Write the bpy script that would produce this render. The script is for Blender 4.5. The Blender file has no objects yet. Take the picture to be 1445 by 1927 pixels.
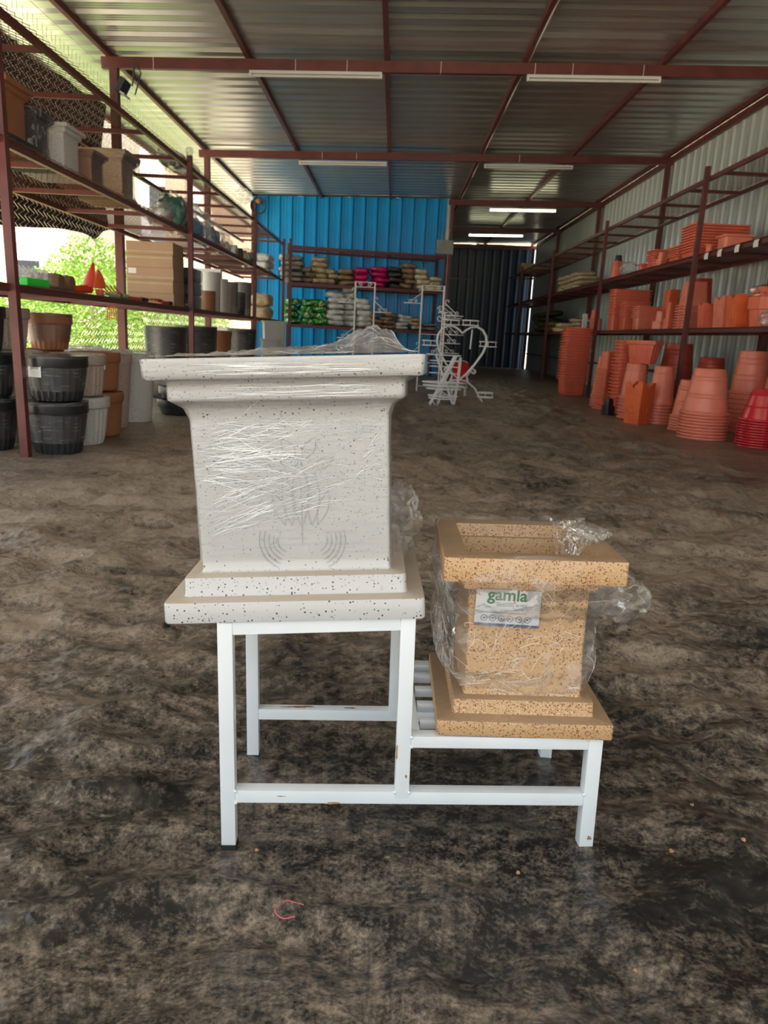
import bpy, bmesh, math, random
from mathutils import Vector, Matrix, noise
PI = math.pi
scene = bpy.context.scene
COL = scene.collection

# ------------------------------------------------------------------ camera
cd = bpy.data.cameras.new('camera'); cam = bpy.data.objects.new('camera', cd); COL.objects.link(cam)
cd.sensor_fit = 'VERTICAL'; cd.sensor_height = 36.0; cd.lens = 36.0 * 1393.0 / 1927.0
cd.clip_start = 0.05; cd.clip_end = 300
cam.matrix_world = Matrix(((0.99872118, -0.05051897, 0.00195838, 0.0),
                           (0.01361699, 0.23148891, -0.97274224, 0.0),
                           (0.04868859, 0.97152494, 0.23188079, 0.85),
                           (0, 0, 0, 1)))
cd.dof.use_dof = True; cd.dof.focus_distance = 1.3; cd.dof.aperture_fstop = 10.5
scene.camera = cam
# ------------------------------------------------------------------ world, sun, exposure
w = bpy.data.worlds.new('sky'); scene.world = w; w.use_nodes = True
bg = w.node_tree.nodes['Background']; bg.inputs[0].default_value = (0.90, 0.96, 1.0, 1); bg.inputs[1].default_value = 1.0
sd = bpy.data.lights.new('sun', 'SUN'); sun = bpy.data.objects.new('sun', sd); COL.objects.link(sun)
sd.energy = 12.0; sd.angle = math.radians(1.0); sd.color = (1.0, 0.97, 0.91)
sun.rotation_euler = Vector((0.34, 0.22, -0.92)).to_track_quat('-Z', 'Y').to_euler()
vs = scene.view_settings
vs.view_transform = 'Standard'; vs.look = 'None'; vs.gamma = 1.0; vs.use_curve_mapping = False
vs.exposure = 0.95

# ------------------------------------------------------------------ helpers
random.seed(7)
def tag(o, label, cat, group=None):
    o['label'] = label; o['category'] = cat
    if group: o['group'] = group
    return o
def struct(o, label=None, cat=None):
    o['kind'] = 'structure'
    if label: o['label'] = label
    if cat: o['category'] = cat
    return o
def link(name, data, parent=None, loc=None, rot=None):
    o = bpy.data.objects.new(name, data); COL.objects.link(o)
    if parent is not None: o.parent = parent
    if loc is not None: o.location = loc
    if rot is not None: o.rotation_euler = rot
    return o
def empty(name, loc=(0, 0, 0), rot=(0, 0, 0), parent=None):
    o = link(name, None, parent, loc, rot); o.empty_display_size = 0.05
    return o
ORD = ['', 'first', 'second', 'third', 'fourth', 'fifth', 'sixth', 'seventh', 'eighth', 'ninth', 'tenth', 'eleventh', 'twelfth',
       'thirteenth', 'fourteenth', 'fifteenth', 'sixteenth', 'seventeenth', 'eighteenth', 'nineteenth', 'twentieth', 'twenty-first',
       'twenty-second', 'twenty-third', 'twenty-fourth']

class MB:
    def __init__(s): s.v = []; s.f = []
    def add(s, vs, fs, M=None):
        b = len(s.v)
        for p in vs:
            s.v.append(tuple(M @ Vector(p)) if M is not None else tuple(p))
        for q in fs: s.f.append(tuple(b + i for i in q))
        return s
    def box(s, c, d, M=None, bev=0.0):
        x, y, z = d[0] / 2, d[1] / 2, d[2] / 2
        if bev <= 0:
            vs = [(c[0] + i * x, c[1] + j * y, c[2] + k * z) for i in (-1, 1) for j in (-1, 1) for k in (-1, 1)]
            fs = [(0, 1, 3, 2), (4, 6, 7, 5), (0, 4, 5, 1), (2, 3, 7, 6), (0, 2, 6, 4), (1, 5, 7, 3)]
            return s.add(vs, fs, M)
        bm = bmesh.new(); bmesh.ops.create_cube(bm, size=1.0)
        for v in bm.verts: v.co = Vector((c[0] + v.co.x * d[0], c[1] + v.co.y * d[1], c[2] + v.co.z * d[2]))
        bmesh.ops.bevel(bm, geom=list(bm.edges), offset=bev, segments=2, affect='EDGES', profile=0.6)
        bm.verts.index_update()
        s.add([v.co.copy() for v in bm.verts], [[v.index for v in f.verts] for f in bm.faces], M); bm.free()
        return s
    def span(s, a, b, wd, hg):
        """square bar from a to b, wd across, hg in the upright direction"""
        a = Vector(a); b = Vector(b); d = (b - a); L = d.length; d.normalize()
        up = Vector((0, 0, 1)) if abs(d.z) < 0.95 else Vector((0, 1, 0))
        x = d.cross(up).normalized(); u = x.cross(d)
        M = Matrix((x, d, u)).transposed().to_4x4(); M.translation = (a + b) / 2
        return s.box((0, 0, 0), (wd, L, hg), M)
    def tube(s, pts, r, n=6, closed=False, caps=True, rr=None):
        pts = [Vector(p) for p in pts]; m = len(pts); b = len(s.v)
        prev = None
        for i, p in enumerate(pts):
            a = pts[i - 1] if (i > 0 or closed) else p; c = pts[(i + 1) % m] if (i < m - 1 or closed) else p
            t = (c - a)
            if t.length < 1e-9: t = Vector((0, 0, 1))
            t.normalize()
            if prev is None:
                up = Vector((0, 0, 1)) if abs(t.z) < 0.9 else Vector((1, 0, 0))
                x = t.cross(up).normalized()
            else:
                x = prev - t * prev.dot(t)
                x = x.normalized() if x.length > 1e-6 else t.orthogonal().normalized()
            prev = x; y = t.cross(x); q = rr[i] if rr else r
            for k in range(n):
                an = 2 * PI * k / n
                s.v.append(tuple(p + x * math.cos(an) * q + y * math.sin(an) * q))
        for i in range(m if closed else m - 1):
            j = (i + 1) % m
            for k in range(n):
                k2 = (k + 1) % n
                s.f.append((b + i * n + k, b + i * n + k2, b + j * n + k2, b + j * n + k))
        if caps and not closed:
            s.f.append(tuple(b + k for k in reversed(range(n)))); s.f.append(tuple(b + (m - 1) * n + k for k in range(n)))
        return s
    def rings(s, rings, cap0=True, cap1=True, M=None):
        n = len(rings[0]); vs = [p for r in rings for p in r]; fs = []
        for i in range(len(rings) - 1):
            for k in range(n):
                k2 = (k + 1) % n
                fs.append((i * n + k, i * n + k2, (i + 1) * n + k2, (i + 1) * n + k))
        if cap0: fs.append(tuple(reversed(range(n))))
        if cap1: fs.append(tuple((len(rings) - 1) * n + k for k in range(n)))
        return s.add(vs, fs, M)
    def lathe(s, prof, n=24, flute=None, cap0=True, cap1=True, M=None, ph=0.0):
        R = []
        for r, z in prof:
            ring = []
            for k in range(n):
                a = 2 * PI * k / n + ph; q = r
                if flute and flute[2] <= z <= flute[3]:
                    q = r * (1 - flute[1] * abs(math.sin(flute[0] * a / 2)))
                ring.append((q * math.cos(a), q * math.sin(a), z))
            R.append(ring)
        return s.rings(R, cap0, cap1, M)
    def rsq(s, prof, seg=4, cap0=True, cap1=True, M=None):
        """stack of rounded rectangles: prof = (half x, half y, corner radius, z)"""
        R = []
        for hx, hy, r, z in prof:
            ring = []
            r = min(r, hx * .98, hy * .98)
            for q, (sx, sy) in enumerate(((1, 1), (-1, 1), (-1, -1), (1, -1))):
                for k in range(seg + 1):
                    a = PI / 2 * q + PI / 2 * k / seg
                    ring.append((sx * (hx - r) + r * math.cos(a), sy * (hy - r) + r * math.sin(a), z))
            R.append(ring)
        return s.rings(R, cap0, cap1, M)
    def mesh(s, name, mat, smooth=None):
        me = bpy.data.meshes.new(name); me.from_pydata(s.v, [], s.f)
        if mat: me.materials.append(mat)
        if smooth:
            me.polygons.foreach_set('use_smooth', [True] * len(me.polygons))
            me.set_sharp_from_angle(angle=math.radians(smooth))
        me.update()
        return me
    def build(s, name, mat, parent=None, smooth=None, loc=None, rot=None):
        return link(name, s.mesh(name, mat, smooth), parent, loc, rot)

# ------------------------------------------------------------------ materials
def new_mat(name):
    m = bpy.data.materials.new(name); m.use_nodes = True
    nt = m.node_tree; b = nt.nodes['Principled BSDF']
    return m, nt, b
def tex(nt, kind, scale, coord='Object', vec=None, **kw):
    t = nt.nodes.new(kind); t.inputs['Scale'].default_value = scale
    for k, v in kw.items(): t.inputs[k].default_value = v
    c = nt.nodes.new('ShaderNodeTexCoord')
    if vec:
        mp = nt.nodes.new('ShaderNodeMapping'); mp.inputs['Scale'].default_value = vec[0]
        if len(vec) > 1: mp.inputs['Rotation'].default_value = vec[1]
        nt.links.new(c.outputs[coord], mp.inputs[0]); nt.links.new(mp.outputs[0], t.inputs['Vector'])
    else:
        nt.links.new(c.outputs[coord], t.inputs['Vector'])
    return t
def ramp(nt, sock, stops, interp='LINEAR'):
    r = nt.nodes.new('ShaderNodeValToRGB'); r.color_ramp.interpolation = interp
    e = r.color_ramp.elements
    while len(e) < len(stops): e.new(0.5)
    for q, (p, c) in zip(e, stops): q.position = p; q.color = c if len(c) == 4 else (*c, 1)
    nt.links.new(sock, r.inputs[0]); return r
def mixc(nt, f, a, b):
    m = nt.nodes.new('ShaderNodeMix'); m.data_type = 'RGBA'
    for s, v in ((m.inputs[0], f), (m.inputs[6], a), (m.inputs[7], b)):
        if hasattr(v, 'links'): nt.links.new(v, s)
        else: s.default_value = v if isinstance(v, (int, float)) else ((*v, 1) if len(v) == 3 else v)
    return m.outputs[2]
def bump(nt, b, sock, strength, dist=0.01, prev=None):
    n = nt.nodes.new('ShaderNodeBump'); n.inputs['Strength'].default_value = strength; n.inputs['Distance'].default_value = dist
    nt.links.new(sock, n.inputs['Height'])
    if prev: nt.links.new(prev, n.inputs['Normal'])
    nt.links.new(n.outputs[0], b.inputs['Normal']); return n.outputs[0]
def simple(name, c, rough=0.5, metal=0.0, var=0.12, scale=6.0, bmp=0.0, bscale=60.0, spec=0.5, trans=None):
    m, nt, b = new_mat(name)
    t = tex(nt, 'ShaderNodeTexNoise', scale, Detail=4.0)
    d = tuple(max(0, x * (1 - var)) for x in c); l = tuple(min(1, x * (1 + var)) for x in c)
    r = ramp(nt, t.outputs[0], ((0.3, d), (0.7, l)))
    nt.links.new(r.outputs[0], b.inputs['Base Color'])
    b.inputs['Roughness'].default_value = rough; b.inputs['Metallic'].default_value = metal
    b.inputs['Specular IOR Level'].default_value = spec
    if bmp:
        t2 = tex(nt, 'ShaderNodeTexNoise', bscale, Detail=3.0); bump(nt, b, t2.outputs[0], bmp, 0.005)
    return m
def speckled(name, base, dots, scale, thr, rough=0.35, base2=None, dust=None):
    m, nt, b = new_mat(name)
    col = base
    n0 = tex(nt, 'ShaderNodeTexNoise', 9.0, Detail=3.0)
    col = mixc(nt, n0.outputs[0], base, base2 or tuple(x * .93 for x in base))
    for (dc, sc, th) in dots:
        v = tex(nt, 'ShaderNodeTexVoronoi', sc, Randomness=1.0)
        # dot where the cell's own random value is high and the point is close to the cell centre
        gt = nt.nodes.new('ShaderNodeSeparateColor'); nt.links.new(v.outputs['Color'], gt.inputs[0])
        sz = nt.nodes.new('ShaderNodeMath'); sz.operation = 'MULTIPLY'; nt.links.new(gt.outputs[0], sz.inputs[0]); sz.inputs[1].default_value = th
        lt = nt.nodes.new('ShaderNodeMath'); lt.operation = 'LESS_THAN'; nt.links.new(v.outputs['Distance'], lt.inputs[0]); nt.links.new(sz.outputs[0], lt.inputs[1])
        sel = nt.nodes.new('ShaderNodeMath'); sel.operation = 'GREATER_THAN'; nt.links.new(gt.outputs[1], sel.inputs[0]); sel.inputs[1].default_value = thr
        mu = nt.nodes.new('ShaderNodeMath'); mu.operation = 'MULTIPLY'; nt.links.new(lt.outputs[0], mu.inputs[0]); nt.links.new(sel.outputs[0], mu.inputs[1])
        col = mixc(nt, mu.outputs[0], col, dc)
    if dust:  # tan dust lying on upward faces (it stays on the thing when the light moves)
        g = nt.nodes.new('ShaderNodeNewGeometry'); sp = nt.nodes.new('ShaderNodeSeparateXYZ'); nt.links.new(g.outputs['True Normal'], sp.inputs[0])
        gt = nt.nodes.new('ShaderNodeMath'); gt.operation = 'GREATER_THAN'; nt.links.new(sp.outputs[2], gt.inputs[0]); gt.inputs[1].default_value = 0.8
        n1 = tex(nt, 'ShaderNodeTexNoise', 14.0, Detail=4.0)
        rp = ramp(nt, n1.outputs[0], ((0.25, (0.55,) * 3), (0.65, (0.95,) * 3)))
        mu = nt.nodes.new('ShaderNodeMath'); mu.operation = 'MULTIPLY'; nt.links.new(gt.outputs[0], mu.inputs[0]); nt.links.new(rp.outputs[0], mu.inputs[1])
        col = mixc(nt, mu.outputs[0], col, dust)
    nt.links.new(col, b.inputs['Base Color']); b.inputs['Roughness'].default_value = rough
    return m
def film_mat(name, streak=None, tint=(1, 1, 1), haze=0.06, rough=0.12, bstr=0.6, scale=14.0, gloss=0.6):
    m, nt, b = new_mat(name)
    nt.nodes.remove(b); out = nt.nodes['Material Output']
    tr = nt.nodes.new('ShaderNodeBsdfTransparent'); tr.inputs[0].default_value = (*tint, 1)
    gl = nt.nodes.new('ShaderNodeBsdfGlossy'); gl.inputs['Roughness'].default_value = rough; gl.inputs[0].default_value = (1, 1, 1, 1)
    df = nt.nodes.new('ShaderNodeBsdfTranslucent'); df.inputs[0].default_value = (0.9, 0.9, 0.9, 1)
    dd = nt.nodes.new('ShaderNodeBsdfDiffuse'); dd.inputs[0].default_value = (0.9, 0.9, 0.9, 1)
    fr = nt.nodes.new('ShaderNodeFresnel'); fr.inputs[0].default_value = 1.5
    bn = nt.nodes.new('ShaderNodeBump'); bn.inputs['Strength'].default_value = bstr; bn.inputs['Distance'].default_value = 0.01
    if streak:
        t = tex(nt, 'ShaderNodeTexNoise', scale, vec=streak, Detail=5.0, Roughness=0.6)
    else:
        t = tex(nt, 'ShaderNodeTexNoise', scale, Detail=4.0, Distortion=1.5)
    nt.links.new(t.outputs[0], bn.inputs['Height'])
    for n in (gl, fr, dd): nt.links.new(bn.outputs[0], n.inputs['Normal'])
    fm = nt.nodes.new('ShaderNodeMath'); fm.operation = 'MULTIPLY'; fm.use_clamp = True; fm.inputs[1].default_value = gloss; nt.links.new(fr.outputs[0], fm.inputs[0])
    a = nt.nodes.new('ShaderNodeMixShader'); nt.links.new(fm.outputs[0], a.inputs[0]); nt.links.new(tr.outputs[0], a.inputs[1]); nt.links.new(gl.outputs[0], a.inputs[2])
    h = nt.nodes.new('ShaderNodeMixShader'); h.inputs[0].default_value = 0.5; nt.links.new(df.outputs[0], h.inputs[1]); nt.links.new(dd.outputs[0], h.inputs[2])
    c = nt.nodes.new('ShaderNodeMixShader'); c.inputs[0].default_value = haze
    # creases whiter than the flats: extra haze paints in their highlights
    rp = ramp(nt, t.outputs[0], ((0.52, (haze * .5,) * 3), (0.72, (min(1, haze * 4),) * 3)))
    nt.links.new(rp.outputs[0], c.inputs[0])
    nt.links.new(a.outputs[0], c.inputs[1]); nt.links.new(h.outputs[0], c.inputs[2])
    nt.links.new(c.outputs[0], out.inputs[0])
    return m
M = {}
M['rust'] = simple('red oxide paint', (0.130, 0.031, 0.026), 0.42, var=0.22, scale=5.0, bmp=0.15, bscale=40)
M['tube'] = simple('white painted tube', (0.74, 0.78, 0.80), 0.32, var=0.04, scale=7)
M['rubber'] = simple('black rubber', (0.015, 0.015, 0.016), 0.7)
M['white_stone'] = speckled('white speckled stone plastic', (0.535, 0.53, 0.53), (((0.24, 0.30, 0.31), 260.0, 0.40), ((0.06, 0.075, 0.08), 180.0, 0.31)), 1, 0.57, 0.3, dust=(0.50, 0.40, 0.30))
M['tan_stone'] = speckled('tan speckled stone plastic', (0.54, 0.35, 0.18), (((0.68, 0.56, 0.42), 340.0, 0.40), ((0.17, 0.055, 0.022), 360.0, 0.55), ((0.26, 0.09, 0.035), 290.0, 0.48)), 1, 0.42, 0.4, base2=(0.48, 0.29, 0.135), dust=(0.33, 0.22, 0.135))
M['tan_stone_far'] = speckled('sand stone plastic', (0.50, 0.35, 0.19), (((0.2, 0.09, 0.04), 120.0, 0.45),), 1, 0.5, 0.4)
M['white_stone_far'] = speckled('pale stone plastic', (0.60, 0.58, 0.55), (((0.2, 0.2, 0.2), 110.0, 0.4),), 1, 0.6, 0.4)
M['pink_stone'] = speckled('pinkish granite plastic', (0.50, 0.40, 0.34), (((0.2, 0.12, 0.1), 130.0, 0.5),), 1, 0.4, 0.4)
M['brown_clay'] = simple('brown clay plastic', (0.33, 0.135, 0.06), 0.5, var=0.15)
M['black_pot'] = simple('black plastic', (0.020, 0.022, 0.025), 0.32, var=0.3, scale=8)
M['grey_pot'] = simple('grey plastic', (0.32, 0.30, 0.28), 0.5)
M['terra'] = simple('terracotta plastic', (0.80, 0.165, 0.088), 0.38, var=0.12, scale=7)
M['terra_pink'] = simple('pale terracotta plastic', (0.86, 0.245, 0.155), 0.34, var=0.10, scale=7)
M['terra_orange'] = simple('orange terracotta plastic', (0.80, 0.145, 0.042), 0.42, var=0.12, scale=7)
M['terra_deep'] = simple('deep terracotta plastic', (0.50, 0.060, 0.034), 0.38, var=0.12, scale=7)
M['red'] = simple('glossy red plastic', (0.66, 0.030, 0.045), 0.14, var=0.08, scale=7)
M['bright_red'] = simple('bright red plastic', (0.62, 0.012, 0.020), 0.3)
M['white_wire'] = simple('white powder coat', (0.86, 0.88, 0.90), 0.35, var=0.03)
M['galv_wire'] = simple('galvanised wire', (0.62, 0.57, 0.47), 0.4, 0.3, var=0.1)
M['mesh_metal'] = simple('rusty expanded metal', (0.15, 0.075, 0.050), 0.55, var=0.3)
M['cardboard'] = simple('cardboard', (0.44, 0.30, 0.19), 0.75, var=0.08, scale=3)
M['paper'] = simple('white paper', (0.80, 0.80, 0.78), 0.6, var=0.03)
M['dark_print'] = simple('dark print', (0.10, 0.10, 0.12), 0.6)
M['orange_tool'] = simple('orange enamel', (0.62, 0.085, 0.020), 0.35)
M['red_tool'] = simple('red enamel', (0.60, 0.050, 0.022), 0.35)
M['green_handle'] = simple('neon green plastic', (0.03, 0.75, 0.06), 0.35)
M['olive'] = simple('olive grip', (0.20, 0.24, 0.14), 0.5)
M['pale_green'] = simple('pale green plastic', (0.45, 0.62, 0.42), 0.4)
M['wood'] = simple('pale wood', (0.52, 0.42, 0.28), 0.6)
M['brush'] = simple('brown coir', (0.20, 0.11, 0.055), 0.9, bmp=0.6, bscale=150)
M['tarp'] = simple('dark shade cloth', (0.030, 0.020, 0.017), 0.9, var=0.3, scale=3, bmp=0.4, bscale=80)
M['box_grey'] = simple('grey painted steel', (0.30, 0.31, 0.28), 0.5)
M['black_metal'] = simple('black metal', (0.02, 0.02, 0.02), 0.4)
M['glass_dark'] = simple('dark glass', (0.03, 0.035, 0.04), 0.1)
M['jute'] = simple('jute cloth', (0.50, 0.40, 0.25), 0.9, var=0.2, scale=20, bmp=0.8, bscale=200)
M['green_cloth'] = simple('dark green cloth', (0.045, 0.055, 0.012), 0.9, var=0.5, scale=5)
M['yellow_cloth'] = simple('mustard cloth', (0.24, 0.15, 0.03), 0.9, var=0.3)
M['pebble'] = simple('tan pebble', (0.42, 0.24, 0.14), 0.8)
M['thread'] = simple('pink thread', (0.60, 0.12, 0.16), 0.8)
M['film'] = film_mat('clear crumpled film', haze=0.09, rough=0.13, bstr=0.35, scale=16, gloss=0.5)
M['film_pot'] = film_mat('clear stretch film', streak=((3, 3, 40),), haze=0.11, rough=0.18, bstr=0.5, scale=3, gloss=1.0)  # haze raised to paint a whitish sheen on the wraps
M['film_wrap'] = film_mat('clear cling film in streaks', streak=((1.2, 1.2, 14), (0.0, 0.28, 0.0)), haze=0.07, rough=0.16, bstr=0.6, scale=9, gloss=0.8)
M['film_bag'] = film_mat('cloudy plastic bag', haze=0.42, rough=0.25, bstr=0.3, scale=12, gloss=0.25)
# silver sticker
m, nt, b = new_mat('silver label'); b.inputs['Base Color'].default_value = (0.62, 0.64, 0.66, 1); b.inputs['Metallic'].default_value = 0.55; b.inputs['Roughness'].default_value = 0.34; M['silver'] = m
M['print_green'] = simple('green print', (0.045, 0.17, 0.075), 0.5); M['print_red'] = simple('red print', (0.75, 0.10, 0.05), 0.5); M['print_blue'] = simple('navy print', (0.06, 0.075, 0.15), 0.5)
# galvanised roof sheet
m, nt, b = new_mat('galvanised roof sheet')
t = tex(nt, 'ShaderNodeTexNoise', 1.2, coord='Object', Detail=5.0)
r = ramp(nt, t.outputs[0], ((0.3, (0.56, 0.57, 0.55)), (0.7, (0.70, 0.71, 0.68))))
nt.links.new(r.outputs[0], b.inputs['Base Color']); b.inputs['Metallic'].default_value = 0.85; b.inputs['Roughness'].default_value = 0.30
t2 = tex(nt, 'ShaderNodeTexNoise', 3.0, vec=((0.6, 3, 1),), Detail=2.0); bump(nt, b, t2.outputs[0], 0.12, 0.02)
M['roof'] = m
# pale wall sheet
m, nt, b = new_mat('pale painted wall sheet')
t = tex(nt, 'ShaderNodeTexNoise', 1.5, vec=((1, 1, .35),), Detail=6.0)
r = ramp(nt, t.outputs[0], ((0.35, (0.42, 0.47, 0.46)), (0.75, (0.54, 0.58, 0.565))))
nt.links.new(r.outputs[0], b.inputs['Base Color']); b.inputs['Roughness'].default_value = 0.36; b.inputs['Metallic'].default_value = 0.25
M['wall_sheet'] = m
m, nt, b = new_mat('blue painted sheet')
t = tex(nt, 'ShaderNodeTexNoise', 2.0, vec=((1, 1, .3),), Detail=4.0)
r = ramp(nt, t.outputs[0], ((0.3, (0.002, 0.30, 0.70)), (0.7, (0.003, 0.36, 0.80))))
nt.links.new(r.outputs[0], b.inputs['Base Color']); b.inputs['Roughness'].default_value = 0.30; b.inputs['Specular IOR Level'].default_value = 0.35
M['blue_sheet'] = m
M['navy_sheet'] = simple('navy painted sheet', (0.004, 0.022, 0.052), 0.35)
m, nt, b = new_mat('lit tube'); b.inputs['Emission Color'].default_value = (1.0, 0.97, 0.62, 1); b.inputs['Emission Strength'].default_value = 5.0; b.inputs['Base Color'].default_value = (0.9, 0.9, 0.85, 1)
M['lit'] = m
M['white_plastic'] = simple('white plastic', (0.72, 0.72, 0.68), 0.4, var=0.03)
# ground sheet: black weed cloth, dusty in patches
m, nt, b = new_mat('black ground sheet with dust and sheen')
n1 = tex(nt, 'ShaderNodeTexNoise', 1.7, Detail=6.0, Roughness=0.6, Distortion=0.6)
n2 = tex(nt, 'ShaderNodeTexNoise', 38.0, Detail=9.0, Roughness=0.72)
n4 = tex(nt, 'ShaderNodeTexNoise', 5.0, vec=((0.6, 1.6, 1.0), (0, 0, 0.25)), Detail=7.0, Roughness=0.65, Distortion=0.8)
def madd(x, k, y):
    m_ = nt.nodes.new('ShaderNodeMath'); m_.operation = 'MULTIPLY_ADD'; nt.links.new(x, m_.inputs[0]); m_.inputs[1].default_value = k
    if hasattr(y, 'links'): nt.links.new(y, m_.inputs[2])
    else: m_.inputs[2].default_value = y
    return m_.outputs[0]
n5 = tex(nt, 'ShaderNodeTexNoise', 150.0, Detail=5.0, Roughness=0.7)
sm = madd(n5.outputs[0], 0.8, madd(n2.outputs[0], 1.2, madd(n1.outputs[0], 0.8, madd(n4.outputs[0], 0.7, -1.25))))   # centred near 0.5
# more dust further inside; light sheen painted in there and along the fence side
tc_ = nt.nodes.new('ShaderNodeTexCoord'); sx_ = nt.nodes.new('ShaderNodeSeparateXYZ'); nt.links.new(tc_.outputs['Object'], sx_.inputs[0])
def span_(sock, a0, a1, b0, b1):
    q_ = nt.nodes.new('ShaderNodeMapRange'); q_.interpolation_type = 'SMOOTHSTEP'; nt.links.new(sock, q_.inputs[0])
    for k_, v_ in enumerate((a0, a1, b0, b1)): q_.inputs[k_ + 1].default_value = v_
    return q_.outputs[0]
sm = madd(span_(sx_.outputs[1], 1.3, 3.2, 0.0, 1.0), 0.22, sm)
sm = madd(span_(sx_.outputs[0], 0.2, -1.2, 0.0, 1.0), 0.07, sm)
rp = ramp(nt, sm, ((0.38, (0, 0, 0)), (0.57, (0.32, 0.32, 0.32)), (0.82, (1, 1, 1))))
cl = mixc(nt, rp.outputs[0], (0.016, 0.0155, 0.0155), (0.310, 0.245, 0.188))
nt.links.new(cl, b.inputs['Base Color'])
rr = ramp(nt, rp.outputs[0], ((0.0, (0.28,) * 3), (0.7, (0.46,) * 3))); nt.links.new(rr.outputs[0], b.inputs['Roughness'])
v1 = tex(nt, 'ShaderNodeTexNoise', 15.0, Detail=2.0)
pv = bump(nt, b, v1.outputs[0], 0.45, 0.03)
v3 = tex(nt, 'ShaderNodeTexVoronoi', 30.0); pr_ = ramp(nt, v3.outputs['Distance'], ((0.0, (1,) * 3), (0.28, (0,) * 3)), 'EASE')   # grit under the cloth
gm = tex(nt, 'ShaderNodeTexNoise', 2.5, Detail=2.0); gr = ramp(nt, gm.outputs[0], ((0.42, (0,) * 3), (0.62, (1,) * 3)))
pk = nt.nodes.new('ShaderNodeMath'); pk.operation = 'MULTIPLY'; nt.links.new(pr_.outputs[0], pk.inputs[0]); nt.links.new(gr.outputs[0], pk.inputs[1])
pv = bump(nt, b, pk.outputs[0], 0.6, 0.006, pv)
v2 = tex(nt, 'ShaderNodeTexNoise', 160.0, Detail=2.0)
bump(nt, b, v2.outputs[0], 0.30, 0.0015, pv)
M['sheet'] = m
M['earth'] = simple('dry earth', (0.50, 0.42, 0.31), 0.9, var=0.2, scale=1.5)
m, nt, b = new_mat('leaf')
t = tex(nt, 'ShaderNodeTexNoise', 4.0, Detail=2.0)
r = ramp(nt, t.outputs[0], ((0.3, (0.07, 0.20, 0.015)), (0.7, (0.26, 0.42, 0.035))))
nt.links.new(r.outputs[0], b.inputs['Base Color']); b.inputs['Roughness'].default_value = 0.5
tl = nt.nodes.new('ShaderNodeBsdfTranslucent'); nt.links.new(r.outputs[0], tl.inputs[0])
ms = nt.nodes.new('ShaderNodeMixShader'); ms.inputs[0].default_value = 0.4
nt.links.new(b.outputs[0], ms.inputs[1]); nt.links.new(tl.outputs[0], ms.inputs[2]); nt.links.new(ms.outputs[0], nt.nodes['Material Output'].inputs[0])
M['leaf'] = m
M['cream_wall'] = simple('cream render', (0.80, 0.70, 0.56), 0.9, var=0.06, scale=.5)
M['white_wall'] = simple('white render', (0.86, 0.87, 0.87), 0.9, var=0.05, scale=.5)
M['orange_wall'] = simple('orange render', (0.74, 0.52, 0.38), 0.9, var=0.06, scale=.5)
M['slate_wall'] = simple('slate blue cladding', (0.30, 0.38, 0.46), 0.7, var=0.06, scale=.5)
def bagmat(name, c, rough=0.22, var=0.3, scale=9): return simple(name, c, rough, var=var, scale=scale, bmp=0.8, bscale=25)
for k, c in dict(grey=(0.40, 0.36, 0.33), brown=(0.27, 0.20, 0.14), tan=(0.56, 0.44, 0.28), gold=(0.36, 0.26, 0.14), magenta=(0.62, 0.015, 0.16), dark=(0.06, 0.06, 0.062),
                 coffee=(0.34, 0.23, 0.145), cream=(0.74, 0.64, 0.45), white=(0.82, 0.82, 0.78), teal=(0.02, 0.17, 0.14), blue=(0.10, 0.26, 0.50)).items():
    M['bag_' + k] = bagmat(k + ' packed bag', c)
m, nt, b = new_mat('green printed bag')
t = tex(nt, 'ShaderNodeTexVoronoi', 26.0); sp = nt.nodes.new('ShaderNodeSeparateColor'); nt.links.new(t.outputs['Color'], sp.inputs[0])
r = ramp(nt, sp.outputs[0], ((0.0, (0.01, 0.30, 0.03)), (0.55, (0.03, 0.42, 0.06)), (0.66, (0.75, 0.70, 0.45)), (0.84, (0.02, 0.25, 0.10)), (0.93, (0.8, 0.78, 0.7))), 'CONSTANT')
nt.links.new(r.outputs[0], b.inputs['Base Color']); b.inputs['Roughness'].default_value = 0.25; M['bag_green'] = m

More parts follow.
